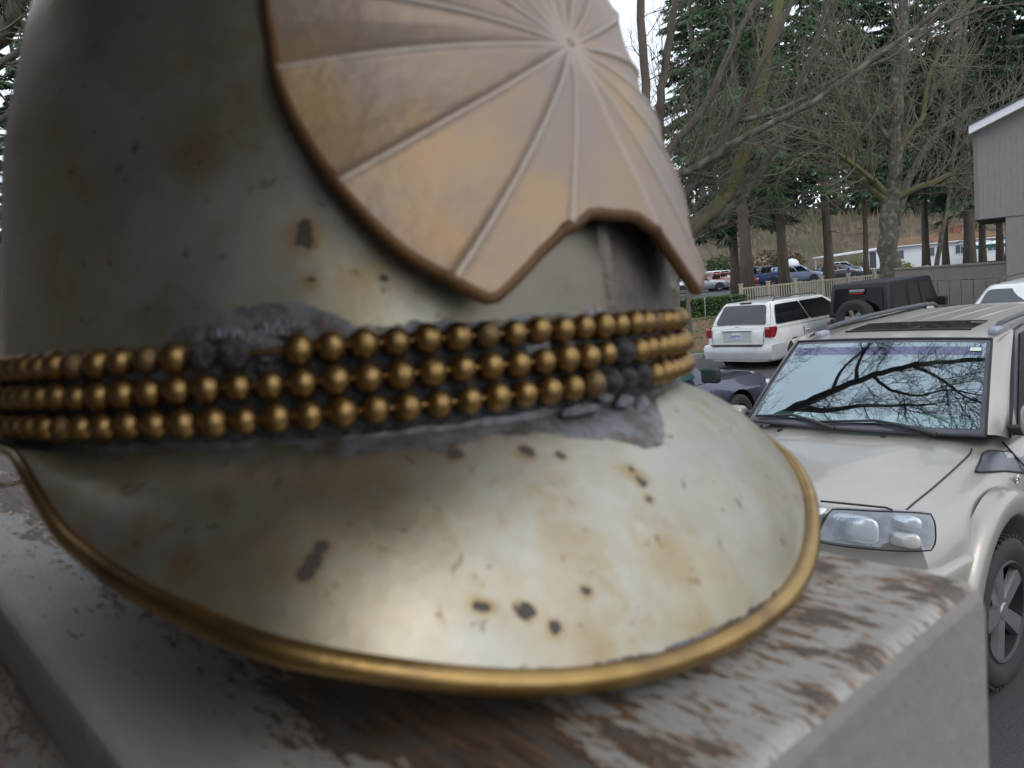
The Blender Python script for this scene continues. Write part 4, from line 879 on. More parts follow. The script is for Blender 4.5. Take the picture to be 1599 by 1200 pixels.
# ------------------------------------------------------------------ building, fences, hedge, house
siding=M('taupe_siding',(.235,.212,.20),.85,col2=(.21,.19,.178),scale=5,bump=.15,bscale=60)
siding2=M('taupe_fence_paint',(.21,.18,.16),.85,col2=(.17,.148,.13),scale=3,bump=.15,bscale=40)
trimw=M('white_fascia',(.70,.71,.74),.5)
bl=empty('building','taupe grooved-siding building with a white roof edge and an open corner bay at the right','building',(12.45,21.1,-.52),R(-32))
def wallbox(x0,x1,y0,y1,z0,z1,nm,mt_,par): mb=MB(); mb.box(x0,x1,y0,y1,z0,z1); return mb.build(nm,mt_,par)
zt_=lambda x:5.46+x*.39   # underside of the sloping roof (building-local heights)
mb=MB(); vs=[(0,0,3.20),(9,0,3.20),(9,0,zt_(9)),(0,0,zt_(0)),(0,8,3.20),(9,8,3.20),(9,8,zt_(9)),(0,8,zt_(0))]
mb.add(vs,[(0,1,2,3),(5,4,7,6),(4,0,3,7),(1,5,6,2),(3,2,6,7),(4,5,1,0)]); ub=mb.build('upper_wall',siding,bl)
gm=M('siding_groove',(.10,.088,.08),.9)
me=None
for i in range(36):
    x=.06+i*.125; mb=MB(); mb.box(x,x+.120,-.004,.0,3.205,zt_(x)-.01); mb.build('siding_board',siding,ub)
for i in range(20):
    y=.1+i*.4; mb=MB(); mb.box(-.008,0,y,y+.37,3.205,zt_(0)-.01); mb.build('siding_board',siding,ub)
mb=MB(); mb.box(.66,9,.03,8,0,3.199); lw=mb.build('lower_wall',siding,bl)
for i in range(30):
    x=.67+i*.125; mb=MB(); mb.box(x,x+.120,.026,.03,.0,3.195); mb.build('siding_board',siding,lw)
mb=MB(); mb.box(.0,.79,3,8,0,3.199); 
mb=MB(); vs=[Vector((x,y,z)) for y in (-.32,8.3) for x,z in ((-.10,zt_(-.10)-.05),(9.2,zt_(9.2)-.05),(9.2,zt_(9.2)+.15),(-.10,zt_(-.10)+.15))]
mb.add(vs,[(0,1,2,3),(7,6,5,4),(0,4,5,1),(3,2,6,7),(0,3,7,4),(1,5,6,2)]); rf=mb.build('roof',trimw,bl)
mb=MB(); vs=[Vector((x,y,z)) for y in (-.36,8.34) for x,z in ((-.14,zt_(-.14)+.152),(9.2,zt_(9.2)+.152),(9.2,zt_(9.2)+.20),(-.14,zt_(-.14)+.20))]
mb.add(vs,[(0,1,2,3),(7,6,5,4),(0,4,5,1),(3,2,6,7),(0,3,7,4),(1,5,6,2)]); mb.build('roof_shingles',M('roof_shingles',(.07,.07,.07),.9),rf)
for s in (-1,1): 
    mb=MB(); mb.box(-.02,.06,-.02,-.0081,3.2,zt_(0)); mb.build('corner_trim',M('corner_trim',(.17,.155,.145),.8),bl) if s==1 else None
mb=MB(); mb.box(-.005,.655,.02,7.9,3.18,3.197); mb.build('soffit',M('soffit_dark',(.05,.048,.045),.9),bl)
fn=empty('board_fence','tall taupe board fence with a cap rail running behind the off-roader to the building','fence',(12.0,24.6,-.50),math.atan2(-3.6,1.2))
Lf=3.95; mb=MB(); mb.rbox(-.02,Lf,-.05,.07,1.99,2.05,.008,1); mb.build('cap_rail',siding2,fn)
mb=MB(); mb.box(0,Lf,-.012,.015,1.62,1.985); mb.build('top_board',siding2,fn)
for i in range(10):
    x=.01+i*.395; mb=MB(); mb.rbox(x,x+.38,-.03,.0,0,1.60,.006,1); mb.build('fence_panel',siding2,fn)
mb=MB(); mb.box(0,Lf,.012,.03,0,1.60); mb.build('backing',gm,fn)
for x in (0,1.3,2.6,3.9): mb=MB(); mb.rbox(x-.05,x+.05,.03,.13,0,1.98,.006,1); mb.build('fence_post',siding2,fn)
cream=M('cream_paint',(.40,.355,.27),.6,col2=(.33,.29,.22),scale=8)
x0f,y0f,x1f,y1f=10.62,36,19.6,37.2; Lc=math.hypot(x1f-x0f,y1f-y0f)
cf=empty('picket_fence','low cream picket fence with square capped posts, between the hedge and the off-roader','fence',(x0f,y0f,.08),math.atan2(y1f-y0f,x1f-x0f))
for i in range(8):
    x=i*Lc/7; mb=MB(); mb.rbox(x-.07,x+.07,-.07,.07,-.3,1.10,.006,1); po=mb.build('fence_post',cream,cf); mb=MB(); mb.rbox(x-.095,x+.095,-.095,.095,1.10,1.16,.015,1); mb.build('post_cap',cream,po)
for z0,z1 in ((.90,.98),(.10,.17)): mb=MB(); mb.rbox(0,Lc,-.03,.03,z0,z1,.005,1); mb.build('rail',cream,cf)
mb=MB()
for i in range(int(Lc/.115)): mb.box(.06+i*.115,.06+i*.115+.045,-.018,.018,.16,.905)
mb.build('pickets',cream,cf,kind='stuff')
# clipped hedge of many leaves
def leaves(mb,c,n,size,rr,up=.3,nrm=None):
    for _ in range(n):
        p=c(); s=size*rr.uniform(.6,1.4); a=Vector((rr.gauss(0,1),rr.gauss(0,1),rr.gauss(0,1))).normalized(); b=a.orthogonal().normalized(); b=(Matrix.Rotation(rr.uniform(0,6.28),3,a)@b)
        w=a.cross(b)*s*.42; mb.add([p-b*s*.5,p+w,p+b*s*.5,p-w],[(0,1,2,3)])
rr=random.Random(21)
hm_=M('hedge_leaves',(.035,.075,.018),.6,col2=(.075,.14,.035),scale=1.6,thr=(.35,.65),col3=(.10,.17,.04),s3=4)
hg=empty('hedge','clipped dense green hedge beyond the mulch bed, left of the cream fence','hedge',(6.2,34.6,G(8,35)-.1))
mb=MB(); mb.rbox(0,4.0,-.45,.45,0,.80,.06,2); mb.build('hedge_core',M('hedge_core',(.012,.02,.008),1),hg)
mb=MB()
def hpnt():
    f=rr.random()
    if f<.5: return Vector((rr.uniform(-.05,4.05),-.47+rr.uniform(-.05,.05),rr.uniform(0,.86)))
    if f<.85: return Vector((rr.uniform(-.05,4.05),rr.uniform(-.48,.48),.84+rr.gauss(0,.025)))
    return Vector((rr.choice((-.04,4.04))+rr.uniform(-.04,.04),rr.uniform(-.48,.48),rr.uniform(0,.86)))
leaves(mb,hpnt,9000,.075,rr); mb.build('foliage',hm_,hg,kind='stuff')
# ground cover and fallen leaves in the bed
mb=MB(); mb2=MB()
for i in range(5200):
    x,y=rr.uniform(1,9.3),rr.uniform(24.2,33.5); z=G(x,y)+.04; s=rr.uniform(.03,.07); a=rr.uniform(0,6.3); w=noise.noise(Vector((x*.9,y*.9,0)))
    t_=mb if w>.08 else mb2; h=.10*max(0,w) if w>.08 else .015
    t_.add([(x+s*math.cos(a),y+s*math.sin(a),z+rr.uniform(0,h)+.01),(x+s*.6*math.cos(a+1.8),y+s*.6*math.sin(a+1.8),z+rr.uniform(0,h)),(x+s*math.cos(a+3.1),y+s*math.sin(a+3.1),z+rr.uniform(0,h)+.02),(x+s*.6*math.cos(a+4.8),y+s*.6*math.sin(a+4.8),z+rr.uniform(0,h))],[(0,1,2,3)])
tag(mb.build('ground_cover',M('ivy',(.04,.08,.02),.7,col2=(.09,.15,.03),scale=2)),'patches of low green ivy in the mulch bed','ground cover',kind='stuff')
tag(mb2.build('fallen_leaves',M('brown_leaves',(.16,.07,.03),.8,col2=(.30,.18,.09),scale=5)),'brown fallen leaves covering the planting bed','leaves',kind='stuff')
sk=MB(); sk.tube([(8.2,33.0,.05),(8.22,33.0,.80)],.014,6); sk.lathe([(.001,.80),(.035,.83),(.035,.87),(.001,.90)],8,c=(8.22,33,0)); tag(sk.build('marker_stake',M('stake_metal',(.5,.5,.48),.4,.5)),'thin white-topped marker stake standing before the hedge','stake')
bn=empty('rail_bench','grey weathered timber rail beside the big lichened trunk','rail',(5.0,25.5,-.40),R(6))
for z in (1.62,1.78): mb=MB(); mb.rbox(0,1.05,-.04,.04,z,z+.10,.01); mb.build('rail',M('grey_timber',(.14,.125,.11),.9,col2=(.09,.08,.07),scale=9),bn)
for x in (.08,.85): mb=MB(); mb.rbox(x-.06,x+.06,-.05,.05,0,1.88,.01); mb.build('rail_post',bpy.data.materials['grey_timber'],bn)
# white house beyond the lot
hw=M('house_white',(.70,.71,.73),.7); hroof=M('house_roof',(.20,.11,.05),.9,col2=(.13,.08,.045),scale=1.2,thr=(.35,.65)); win_=M('house_window',(.09,.11,.13),.15)
hz=-.35
ho=empty('house','low white house with a brown hipped roof behind the tree trunks','house',(45.0,95,hz),R(-8))
mb=MB(); mb.box(0,16,0,8,0,2.75); hwl=mb.build('wall',hw,ho)
mb=MB(); mb.add([(-.5,-.5,2.7),(16.5,-.5,2.7),(16.5,8.5,2.7),(-.5,8.5,2.7),(4,4,3.75),(12,4,3.75)],[(0,1,5,4),(2,3,4,5),(1,2,5),(3,0,4),(3,2,1,0)]); hr=mb.build('roof',hroof,ho)
mb=MB(); mb.box(-.55,16.55,-.55,8.55,2.62,2.72); mb.build('eave',trimw,hr)
mb=MB(); mb.box(9.2,10,3.4,4.3,3.2,4.4); mb.build('chimney',M('chimney_brick',(.25,.10,.07),.9),hr)
for x in (1.2,4.6,8.0,11.5):
    mb=MB(); mb.box(x,x+1.1,-.03,.0,1.2,2.2); wo_=mb.build('window',win_,ho)
    mb=MB(); [mb.box(*q) for q in ((x-.08,x,-.05,0,1.12,2.28),(x+1.1,x+1.18,-.05,0,1.12,2.28),(x,x+1.1,-.05,0,2.2,2.28),(x,x+1.1,-.05,0,1.12,1.2),(x+.53,x+.57,-.045,-.031,1.2,2.2))]; mb.build('window_frame',trimw,wo_)
co=empty('carport','open carport with a thin flat white roof left of the white house','carport',(36.6,91,.1),R(-5))
mb=MB(); mb.add([(0,0,1.75),(7.5,0,2.15),(7.5,5,2.15),(0,5,1.75),(0,0,1.90),(7.5,0,2.33),(7.5,5,2.33),(0,5,1.90)],[(0,3,2,1),(4,5,6,7),(0,1,5,4),(1,2,6,5),(2,3,7,6),(3,0,4,7)]); mb.build('roof',trimw,co)
for x,y in ((.3,.2),(4.6,.2),(.3,4.8),(7.2,4.8)): mb=MB(); mb.box(x-.09,x+.09,y-.09,y+.09,0,interp(x,[0,7.5],[1.78,2.15])); mb.build('support_post',trimw,co)
mb=MB(); mb.box(4.7,7.4,.3,.5,0,2.1); mb.build('wall',hw,co); mb=MB(); mb.box(4.9,5.6,.26,.299,.1,1.9); mb.build('door',M('dark_door',(.05,.05,.06),.5),co)
def tank(x,y,r,label,col=(.72,.73,.75)):
    mb=MB(); gz_=G(x,y)+.75; mb.lathe([(r*.75,G(x,y)),(r*.75,gz_+.2*r)],12,c=(x,y,0)); pr=[(.001,r*1.9),(r*.5,r*1.82),(r*.85,r*1.55),(r,r*1.1),(r,r*.5),(r*.9,.2*r),(.001,.1*r)]; mb.lathe([(a,b+gz_) for a,b in pr],20,c=(x,y,0)); 
    mb.lathe([(r*.2,gz_+r*1.95),(r*.22,gz_+r*1.85)],10,c=(x,y,0)); tag(mb.build('water_tank',M('tank_white',col,.5),None,smooth=60),label,'tank')
tank(34.9,97,.88,'round white tank standing beyond the slate blue suv'); tank(21.0,97,.8,'round white tank half hidden by the front plate tip',(.55,.56,.52))
for x,y,w_,lab in ((54.0,90.0,2.2,'green patio umbrella on a thin pole before the white house'),(60.8,94,1.9,'green and white umbrella seen through the open corner bay')):
    um=empty('patio_umbrella',lab,'umbrella',(x,y,G(x,y)))
    mb=MB(); mb.lathe([(.05,2.85),(w_*.5,2.68),(w_,2.38),(w_*1.0,2.10),(w_*.98,2.12)],12); mb.build('canopy',M('green_canvas',(.02,.13,.10),.7),um)
    mb=MB(); mb.lathe([(.03,2.98),(w_*.55,2.84),(w_*1.0,2.60),(w_*1.0,2.50)],12); mb.build('canopy_cap',trimw,um); mb=MB(); mb.tube([(0,0,0),(0,0,2.9)],.05,8); mb.build('pole',chrome,um)
rr=random.Random(33)
def shrub(name,label,x,y,r,h,col,col2,n=900,sz=.22):
    t=empty(name,label,'shrub',(x,y,G(x,y))); mb=MB()
    for k in range(9): a=rr.uniform(0,6.3); mb.tube([(0,0,0),(r*.4*math.cos(a),r*.4*math.sin(a),h*.5),(r*.8*math.cos(a),r*.8*math.sin(a),h*.9)],[.04,.03,.01],5)
    mb.build('stems',bark_b,t,kind='stuff'); mb=MB(); bl_=[(Vector((rr.uniform(-r,r)*.5,rr.uniform(-r,r)*.5,h*rr.uniform(.35,.7))),rr.uniform(.35,.6)) for _ in range(7)]
    def q():
        c,s=rr.choice(bl_); v=Vector((rr.gauss(0,1),rr.gauss(0,1),rr.gauss(0,1))).normalized()*rr.uniform(.6,1); return c+Vector((v.x*r*s,v.y*r*s,v.z*h*s*.8))
    leaves(mb,q,n,sz,rr); mb.build('foliage',M(name+'_leaf',col,.8,col2=col2,scale=2.5,thr=(.35,.65)),t,kind='stuff'); return t
bark_b=M('bark_brown',(.13,.105,.085),.95,col2=(.08,.062,.05),scale=8,stretch=(1,1,.25),bump=.6,bscale=30)
bark_g=M('bark_lichen',(.115,.098,.078),.95,col2=(.07,.058,.046),scale=7,bump=.6,bscale=30,col3=(.17,.17,.125),s3=5)
moss=M('mossy_bark',(.13,.105,.07),.95,col2=(.115,.11,.035),scale=2.2,bump=.5,bscale=20,thr=(.40,.60))
shrub('yellow_shrub','yellow green shrub against the white house wall',45.6,92.3,1.5,1.3,(.22,.22,.03),(.10,.16,.03),700,.2)
# ------------------------------------------------------------------ trees
def twig(mb,p,d,L_,r,dep,rr,sides=4,curl=.25,up=.12):
    n=5; pts=[p.copy()]; q=p.copy(); d=d.normalized()
    for i in range(n):
        d=(d+Vector((rr.gauss(0,curl),rr.gauss(0,curl),rr.gauss(up*.6,curl*.8)))*.55).normalized(); q=q+d*L_/n; pts.append(q.copy())
    mb.tube(pts,[lerp(r,r*.35,i/n) for i in range(n+1)],sides if r>.012 else 3,False)
    if dep>0:
        for i in range(1,n+1):
            for _ in range(2 if i<n else 1):
                if rr.random()<.82:
                    dd=(pts[i]-pts[i-1]).normalized(); ax=Vector((rr.gauss(0,1),rr.gauss(0,1),rr.gauss(0,1))).normalized(); nd=(Matrix.Rotation(R(rr.uniform(22,62)),3,ax)@dd)
                    twig(mb,pts[i],nd,L_*rr.uniform(.42,.68),max(r*lerp(.6,.35,i/n),.004),dep-1,rr,sides,curl,up)
def bare_tree(name,label,base,limbs,seed,mats,twl=1.3,tdep=2,tn=2,twr=.018,start=2):
    """limbs: list of (points, r0, r1, material index); first one is the trunk"""
    rr=random.Random(seed); b=Vector(base); t=empty(name,label,'tree',base); tw=MB()
    for i,(pts,ra,rb,mi) in enumerate(limbs):
        c=[p-b for p in catmull(pts)]; k=len(c); c=[p+Vector((rr.gauss(0,1),rr.gauss(0,1),rr.gauss(0,1)))*(ra*.12 if 0<j<k-1 else 0) for j,p in enumerate(c)]
        mb=MB(); mb.tube(c,[lerp(ra,rb,(j/(k-1))**.8)*(1+.35*math.exp(-j*.8) if i==0 else 1) for j in range(k)],14 if ra>.06 else 8); mb.build('trunk' if i==0 else 'limb',mats[mi],t,smooth=180)
        for j in range(start if i else k//2,k):
            for _ in range(tn):
                dd=(c[j]-c[j-1]).normalized(); ax=Vector((rr.gauss(0,1),rr.gauss(0,1),rr.gauss(0,1))).normalized()
                twig(tw,c[j],Matrix.Rotation(R(rr.uniform(30,80)),3,ax)@dd,twl*rr.uniform(.6,1.3),min(twr,lerp(ra,rb,j/(k-1))*.55)*rr.uniform(.7,1.1),tdep,rr)
    tw.build('twigs',mats[-1],t,kind='stuff'); return t
twm=M('twig_bark',(.12,.10,.075),.95,col2=(.17,.155,.11),scale=3)
# big lichened maple just behind the plate, limbs reaching up and to the right
TA=[([(2.70,14,-.42),(2.75,14,1.0),(2.78,14,1.97),(2.83,14,2.73),(2.9,14,3.2)],.36,.27,1),
([(2.80,14.0,2.5),(3.46,14.1,2.92),(3.83,14.2,3.14),(4.09,14.3,3.37),(4.33,14.4,3.76),(4.53,14.5,4.23),(4.79,14.6,4.9),(5.03,14.7,5.59),(5.33,14.8,6.68),(5.59,14.9,7.67)],.15,.08,2),
([(3.3,14.3,2.72),(3.57,14.3,2.79),(4.05,14.2,3.11),(4.34,14.1,3.37),(4.73,14.0,3.86),(4.97,13.9,4.23),(5.14,13.8,4.67),(5.37,13.7,5.3),(5.67,13.6,6.05),(5.98,13.5,6.97)],.085,.04,1),
([(2.84,14.0,2.7),(2.92,14.0,3.0),(3.2,13.85,3.35),(3.67,13.7,3.89),(4.05,13.55,4.46),(4.23,13.4,4.82),(4.46,13.25,5.26),(4.94,13.1,6.14),(5.24,12.95,6.82)],.075,.04,0),
([(2.84,14,3.0),(2.85,14.0,3.65),(3.07,13.8,3.72),(3.47,13.6,3.83),(3.84,13.4,4.02),(4.26,13.2,4.22),(4.84,13.0,4.42),(5.58,12.8,4.81),(6.3,12.6,5.22),(6.94,12.4,5.65),(7.63,12.2,6.12)],.085,.03,1),
([(2.84,14.0,3.0),(2.97,14.15,3.99),(3.3,14.3,4.41),(3.67,14.45,4.74),(3.98,14.6,5.12),(4.54,14.75,6.09),(4.97,14.9,6.75),(5.29,15.05,7.54)],.085,.045,0),
([(4.05,13.55,4.46),(4.57,13.4,4.5),(5.01,13.3,4.64),(5.66,13.2,4.94),(6.33,13.1,5.1),(7.0,13.0,5.44),(7.8,12.9,5.7)],.045,.018,1),
([(2.83,14.0,2.9),(2.76,14.0,3.61),(2.73,14.0,4.25),(2.72,14.0,5.31),(2.75,14.0,6.65),(2.77,14.0,7.56)],.10,.06,0),
([(2.87,14.2,3.1),(2.95,14.3,4.2),(3.0,14.3,4.93),(3.13,14.3,5.56),(3.28,14.3,6.18),(3.4,14.3,6.69),(3.57,14.3,7.5)],.09,.05,0),
([(3.1,14.0,2.75),(3.43,14.0,2.95),(3.34,14.1,3.37),(3.51,14.2,3.81),(3.58,14.3,4.11),(3.56,14.4,4.5),(3.51,14.5,5.14)],.05,.02,1),
([(2.84,14.0,2.95),(2.57,13.9,3.18),(2.2,13.8,3.53),(1.75,13.7,4.09),(1.48,13.6,4.82),(1.24,13.5,5.83)],.08,.03,0)]
bare_tree('maple_tree','big bare maple with lichened forking limbs, its trunk showing just right of the helmet dome',(2.70,14,-.42),TA,5,[bark_b,bark_g,moss,twm],1.15,1,1,.012,2)
TF=[([(16.41,34,-.3),(16.40,34,1.5),(16.39,34,2.93),(16.59,34,4.63),(16.77,34,5.79),(16.97,34,8.35),(17.21,34,10.61),(17.4,34,13.09)],.48,.16,0),
([(16.5,34,4.3),(15.9,33.9,4.9),(15.33,33.7,5.31),(14.68,33.4,5.76),(13.55,33.1,6.58),(12.94,32.8,7.09),(12.08,32.5,7.48)],.16,.04,1),
([(16.49,34,4.0),(15.59,34.2,5.01),(15.18,34.4,6.0),(15.21,34.6,7.21),(14.88,34.8,8.73),(14.8,35,11.13)],.17,.06,1),
([(16.57,34,4.1),(17.37,33.6,4.5),(18.49,33.2,4.86),(19.19,32.8,5.33),(19.73,32.4,5.81),(20.13,32,6.63)],.17,.05,1),
([(16.73,34,4.74),(17.2,34.3,6.32),(18.26,34.6,7.58),(18.74,34.9,9.18),(19.77,35.2,10.73)],.15,.06,1),
([(16.8,34,6.4),(16.2,34,7.14),(15.57,34,7.97),(15.11,34,9.54),(14.12,34,10.9)],.12,.04,0)]
bare_tree('mossy_tree','bare tree with bright mossy forks rising behind the black off-roader',(16.41,34,-.3),TF,9,[bark_g,moss,twm],2.4,1,2,.035,3)
bare_tree('leaning_tree','pale leaning bare tree arching right behind the mossy tree',(22.2,46,-.4),[([(22.0,46,-.4),(22.4,46,2.5),(23.13,46,5.26),(24.21,46,7.28),(25.22,46,8.41),(25.66,46,9.94),(26.15,46,11.97),(26.57,46,14.31),(26.85,46,16.64)],.26,.12,0),([(25.2,46,8.4),(26.4,45.6,9.2),(28,45,9.6),(30,44,10.6)],.12,.04,0),([(24.2,46,7.3),(22.8,45.6,8.2),(21,45,8.6),(19.2,44.6,9.6)],.10,.03,0)],12,[bark_g,twm],2.6,1,2,.035)
bare_tree('slender_tree','thin pale bare tree with low side twigs near the building corner',(21.5,40,-.4),[([(21.4,40,-.4),(21.57,40,.95),(22.02,40,3.12),(22.31,40,4.33),(22.51,40,5.86),(22.81,40,7.67),(23.03,40,10.06),(23.42,40,12.99)],.13,.06,0),([(22.31,40,4.0),(22.63,40,4.61),(23.22,40,5.18),(23.71,40,5.69)],.05,.02,0),([(22.1,40,3.1),(23.1,39.8,3.9),(24.0,39.6,4.6)],.05,.02,0),([(22.6,40,6.3),(21.6,39.8,7.2),(20.2,39.6,7.9)],.05,.02,0)],14,[bark_g,twm],2.2,1,2,.03)
# overhanging maple: trunk behind the helmet, its great limb spreads above the suv and shows in the windshield
OV=[([(-2.6,8.6,-.3),(-2.5,8.5,1.8),(-2.4,8.4,3.6),(-2.2,8.3,4.8)],.34,.26,0),
([(-2.2,8.3,4.6),(-1.6,7.9,5.6),(-.9,7.2,6.15),(-.2,6.7,6.45),(.6,6.2,6.6),(1.3,5.7,6.8),(2.1,5.1,7.0),(3.0,4.4,7.3)],.17,.035,0),
([(-.9,7.2,6.15),(-.6,6.4,6.6),(-.1,5.8,6.8),(.3,5.2,7.2),(.9,4.6,7.4)],.07,.02,0),
([(.3,6.4,6.55),(.5,6.9,6.9),(1.0,7.3,7.4),(1.5,7.4,8.0)],.06,.02,0),
([(1.3,5.7,6.8),(1.5,5.0,6.7),(1.6,4.4,6.5),(1.9,3.8,6.4)],.05,.015,0),
([(-2.2,8.3,4.8),(-2.6,7.4,6.0),(-2.4,6.2,7.0),(-1.8,5.0,7.7),(-.8,4.0,8.2)],.15,.04,0),
([(-2.2,8.3,4.8),(-3.2,8.8,6.2),(-4.0,9.4,7.6),(-4.6,10.4,9)],.15,.05,0),
([(-2.2,8.3,4.8),(-1.6,9.3,6.4),(-.6,10.2,7.8),(.8,10.6,9.2)],.14,.05,0),
([(-.2,6.7,6.45),(.2,7.4,7.4),(.9,7.6,8.6),(1.8,7.4,9.6)],.06,.02,0),
([(.6,6.2,6.6),(.7,5.5,6.3),(1.1,4.9,6.0),(1.6,4.6,5.9),(2.0,4.0,6.1)],.045,.012,0)]
bare_tree('overhanging_maple','bare maple behind the helmet whose dark limb arches high over the champagne suv',(-2.6,8.6,-.3),OV,17,[bark_b,twm],1.2,2,1,.013,3)
TL=[([(-7.2,11,-.3),(-6.9,11,2),(-6.5,10.5,3.88),(-6.0,10,5.26),(-5.75,10,5.61),(-5.4,10,5.89),(-5.26,10,6.5),(-5.2,10,8)],.22,.06,0),([(-6.5,10.5,3.9),(-7.2,10.2,5.2),(-7.5,10,6.8)],.10,.04,0),([(-6.0,10,5.2),(-5.2,9.8,5.5),(-4.4,9.6,6.2)],.06,.02,0),([(-6.2,10.2,4.6),(-5.4,10,4.9),(-4.6,9.9,5.1)],.05,.02,0)]
bare_tree('left_maple','bare branching tree at the far left behind the helmet crown',(-7.2,11,-.3),TL,23,[bark_b,twm],1.2,2,2,.016,2)
# conifers
needle=M('needles',(.032,.075,.034),.7,col2=(.065,.13,.05),scale=.7,thr=(.3,.7),col3=(.09,.155,.06),s3=1.9)
needle2=M('dark_needles',(.022,.048,.028),.75,col2=(.045,.085,.04),scale=.5,thr=(.3,.7),col3=(.065,.095,.05),s3=1.1)
def spray(mb,p,d,L_,rr,n=5,wd=.05,droop=.6):
    side=d.cross(Vector((0,0,1))); side=side.normalized() if side.length>1e-4 else Vector((1,0,0))
    for i in range(n):
        t=(i+.5)/n; b=p+d*L_*t*.55; o=(d*rr.uniform(.3,1)+side*rr.uniform(-.9,.9)+Vector((0,0,-droop*rr.uniform(.3,1.3)))).normalized(); l=L_*rr.uniform(.45,.9); w=o.cross(Vector((rr.gauss(0,1),rr.gauss(0,1),rr.gauss(0,1)))).normalized()*wd*rr.uniform(.6,1.3)
        mb.add([b-w*.3,b+o*l*.55+w,b+o*l,b+o*l*.55-w],[(0,1,2,3)])
def conifer_meshes(seed,H,z0,Rm,rt,nb=95,wd=.05,dens=1.0,nm=needle,lean=0,dead=14):
    rr=random.Random(seed); mt=MB(); mt.tube([(lean*(i/8)**1.5+.05*rr.gauss(0,1)*(i>0),.05*rr.gauss(0,1)*(i>0),H*i/8) for i in range(9)],[rt*1.35]+[rt*(1-.92*(i/8)) for i in range(1,9)],14)
    fo=MB(); br=MB()
    for k in range(nb):
        f=(k+rr.random())/nb; z=lerp(z0,H*.985,f**.9); a=rr.uniform(0,6.283); Lb=Rm*(1-f)**.75*rr.uniform(.55,1.12)+.3; e=rr.uniform(-.30,.12)+f*.35
        d=Vector((math.cos(a),math.sin(a),e)).normalized(); p=Vector((lean*(z/H)**1.5,0,z)); pts=[]
        for i in range(7):
            t=i/6; pts.append(p+d*Lb*t+Vector((0,0,-.22*Lb*t*t+.10*Lb*max(0,t-.7))))
        br.tube(pts,[max(.012,rt*.14*(1-t_/7)) for t_ in range(7)],4,False)
        m_=int(Lb*9*dens)+2
        for i in range(m_):
            t=rr.uniform(.18,1); q=pts[min(5,int(t*6))].lerp(pts[min(6,int(t*6)+1)],t*6%1); tang=(pts[min(6,int(t*6)+1)]-pts[min(5,int(t*6))]).normalized()
            dd=(tang*rr.uniform(.2,1)+Vector((-d.y,d.x,0))*rr.choice((-1,1))*rr.uniform(.3,1)).normalized(); spray(fo,q,dd,lerp(.85,.45,f)*rr.uniform(.7,1.2),rr,5,wd)
    for k in range(dead):
        z=rr.uniform(z0*.45,z0*1.2); a=rr.uniform(0,6.28); p=Vector((0,0,z)); twig(br,p,Vector((math.cos(a),math.sin(a),rr.uniform(-.3,.2))),rr.uniform(.8,2.2),.022,1,rr,4,.2,-.05)
    return mt.mesh('trunk',bark_b,180),br.mesh('branches',bark_b),fo.mesh('foliage',nm)
CM=[conifer_meshes(1,24,6.5,3.4,.29,82),conifer_meshes(2,27,5.6,4.0,.28,120),conifer_meshes(3,22,8.0,3.0,.26,80),conifer_meshes(4,25,5.2,4.6,.33,150,.07,1.1,needle2)]
def conifer(label,x,y,v,rz,sc=1,name='fir_tree',lean=0):
    t=empty(name,label,'tree',(x,y,G(x,y)-.1),rz,'tall conifers between the two parking lots' ); t.scale=(sc,sc,sc*1.0); t.rotation_euler=(lean,0,rz)
    a,b,c=CM[v]; obj('trunk',a,t); obj('branches',b,t,kind='stuff'); obj('foliage',c,t,kind='stuff'); return t
conifer('tall conifer with a straight trunk rising from the left end of the cream fence',11.52,38,0,.3)
conifer('tall conifer behind the middle of the cream fence, trunk leaning left',14.7,42,1,2.1,.95,lean=R(-1))
conifer('tall conifer right of the slate blue suv in front of the far lot',17.8,44,2,4.0,1.05)
conifer('thin conifer trunk just left of the mossy tree',22.64,50,2,1.2,.72)
conifer('conifer trunk in front of the white house, left of the thin pale tree',29.0,55,0,5.2,.9)
conifer('narrow conifer trunk right of the middle of the white house',33.13,60,2,.9,.95)
conifer('thick dark conifer trunk left of the building corner',27.89,48,3,2.9,1.0)
conifer('dark trunk seen inside the open corner bay, left one',31.09,52,0,3.7,.8)
conifer('dark trunk seen inside the open corner bay, right one',35.93,58,1,1.9,.9)
conifer('conifer with low sweeping green boughs behind the maple limbs',13.6,47,3,1.0,.85)
conifer('bushy conifer filling the gap behind the first fence trunk',42.2,133.0,3,3.9,1.95)
conifer('dense dark conifer behind the mossy tree fork',61.1,136.0,3,.2,1.95)
conifer('dark conifer crown above the white house roof',66.9,134.5,3,5.0,1.83)
conifer('dark conifer crown above the roof slope of the building',71.1,139.0,1,2.6,1.95)
conifer('dark conifer behind the thick trunk near the building',79.0,133.0,3,4.4,1.83)
conifer('dense conifer above the roof slope of the building',33,52,3,1.7,1.1)
conifer('conifer top rising over the middle of the building roof',37,54,1,.4,1.05)
conifer('dark conifer between the mossy tree and the thin pale tree',55.8,133.0,3,2.2,2.01)
conifer('conifer crown high behind the maple limbs, third from the helmet',34.2,134.5,1,5.5,2.07)
conifer('conifer crown high behind the slate blue suv',48.6,136.0,1,.6,2.07)
conifer('conifer crown high above the red suv',36.2,142.0,3,3.0,1.95)
conifer('dark conifer crown high behind the dark suv',43.7,142.0,3,1.0,2.07)
conifer('conifer at the far left edge beyond the helmet crown',-9.4,17,3,1.4,.42)
conifer('second small conifer at the far left, behind the first',-13.2,21,1,3.3,.42)
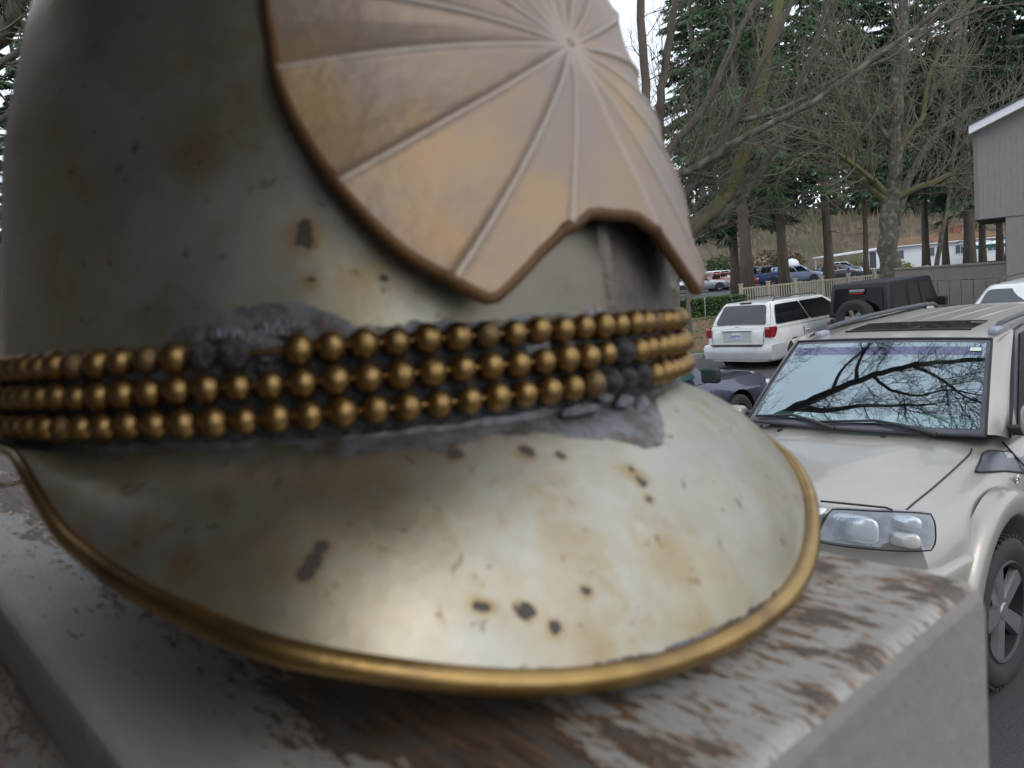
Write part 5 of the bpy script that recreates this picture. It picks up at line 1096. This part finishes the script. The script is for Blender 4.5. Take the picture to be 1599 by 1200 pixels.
# bushes on the bank and the far wood
rr=random.Random(77)
ol_=(.16,.14,.065); 
for i,(x,y,r,h,c1,c2,lb) in enumerate([(18.6,88,3.0,3.6,(.17,.155,.09),(.24,.22,.13),'pale olive willow scrub at the left foot of the bank'),(23.6,90,2.6,3.2,(.05,.09,.03),(.09,.13,.05),'dark green bush beside the pale scrub'),(28.6,94,3.2,3.6,(.17,.13,.07),(.24,.19,.11),'tawny bare bush on the bank above the red suv'),(34.5,100,3.6,3.6,(.12,.085,.05),(.18,.13,.08),'brown bush behind the round white tank'),(31.5,98,2.2,2.4,(.15,.13,.06),(.10,.08,.045),'low brown bush left of the white tank')]):
    shrub('bank_shrub',lb,x,y,r,h,c1,c2,1500,.34)
br_=MB()
for i in range(5200):
    x=rr.uniform(0,110); y=97+rr.random()**1.4*38; z=G(x,y); hh=rr.uniform(.5,2.0); a=rr.gauss(0,.25); b=rr.gauss(0,.25); w=rr.uniform(.05,.16)
    br_.add([(x-w,y,z-.1),(x+w,y,z-.1),(x+a*hh+w*.2,y+b*hh,z+hh)],[(0,1,2)])
tag(br_.build('hillside_scrub',M('scrub_stems',(.15,.11,.075),.95,col2=(.22,.175,.12),scale=.3,thr=(.35,.65),col3=(.12,.13,.06),s3=.15)),'brown leafless scrub covering the far bank','scrub',kind='stuff')
fw=MB(); ft=MB()
for i in range(170):
    x=rr.uniform(-70,170); y=rr.uniform(132,182)
    if x/y<.24 and rr.random()<.6: continue
    z=G(x,y)-.2; H_=rr.uniform(20,33); Rm=rr.uniform(3.4,5.2); ft.tube([(x,y,z),(x+rr.gauss(0,.4),y,z+H_)],[.35,.05],5,False)
    for k in range(380):
        f=rr.random()**.8; zz=z+lerp(.6,H_,f); q=Rm*(1-f)**.8*math.sqrt(rr.random())+.2; a=rr.uniform(0,6.28); p=Vector((x+q*math.cos(a),y+q*math.sin(a),zz)); s=rr.uniform(.9,1.9)
        d=Vector((math.cos(a),math.sin(a),-.5)).normalized(); w=d.cross(Vector((rr.gauss(0,1),rr.gauss(0,1),rr.gauss(0,1)))).normalized()*s*.32; fw.add([p-w*.4,p+d*s*.5+w,p+d*s,p+d*s*.5-w],[(0,1,2,3)])
tag(fw.build('far_wood',needle2),'dark evergreen wood standing along the far bank','wood',kind='stuff'); tag(ft.build('far_wood_trunks',bark_b),'trunks of the far evergreen wood','trunks',kind='stuff')
# ------------------------------------------------------------------ unseen walls and roof, shaped to block skylight from the left and behind
pc=empty('porch_blocker','unseen taupe walls and roof slab added to shade the ledge and helmet','porch_blocker',(-1.35,-1.5,-.03))
mb=MB(); mb.box(-.1,0,0.001,3.4,0,3.05); mb.build('wall',siding,pc)  # unseen left wall added to block skylight from the left
mb=MB(); mb.box(-.1,1.7,-.1,.0,0,3.05); mb.build('wall',siding,pc)  # rear wall added to block light from behind the camera
mb=MB(); mb.box(-.1,1.85,-.2,2.3,3.051,3.2); mb.build('roof_blocker',siding,pc)  # overhead slab extended to cut skylight on helmet and ledge
mb=MB(); mb.box(0.01,1.3,.01,.9,.45,.55); mb.build('added_floor_slab',siding2,pc)
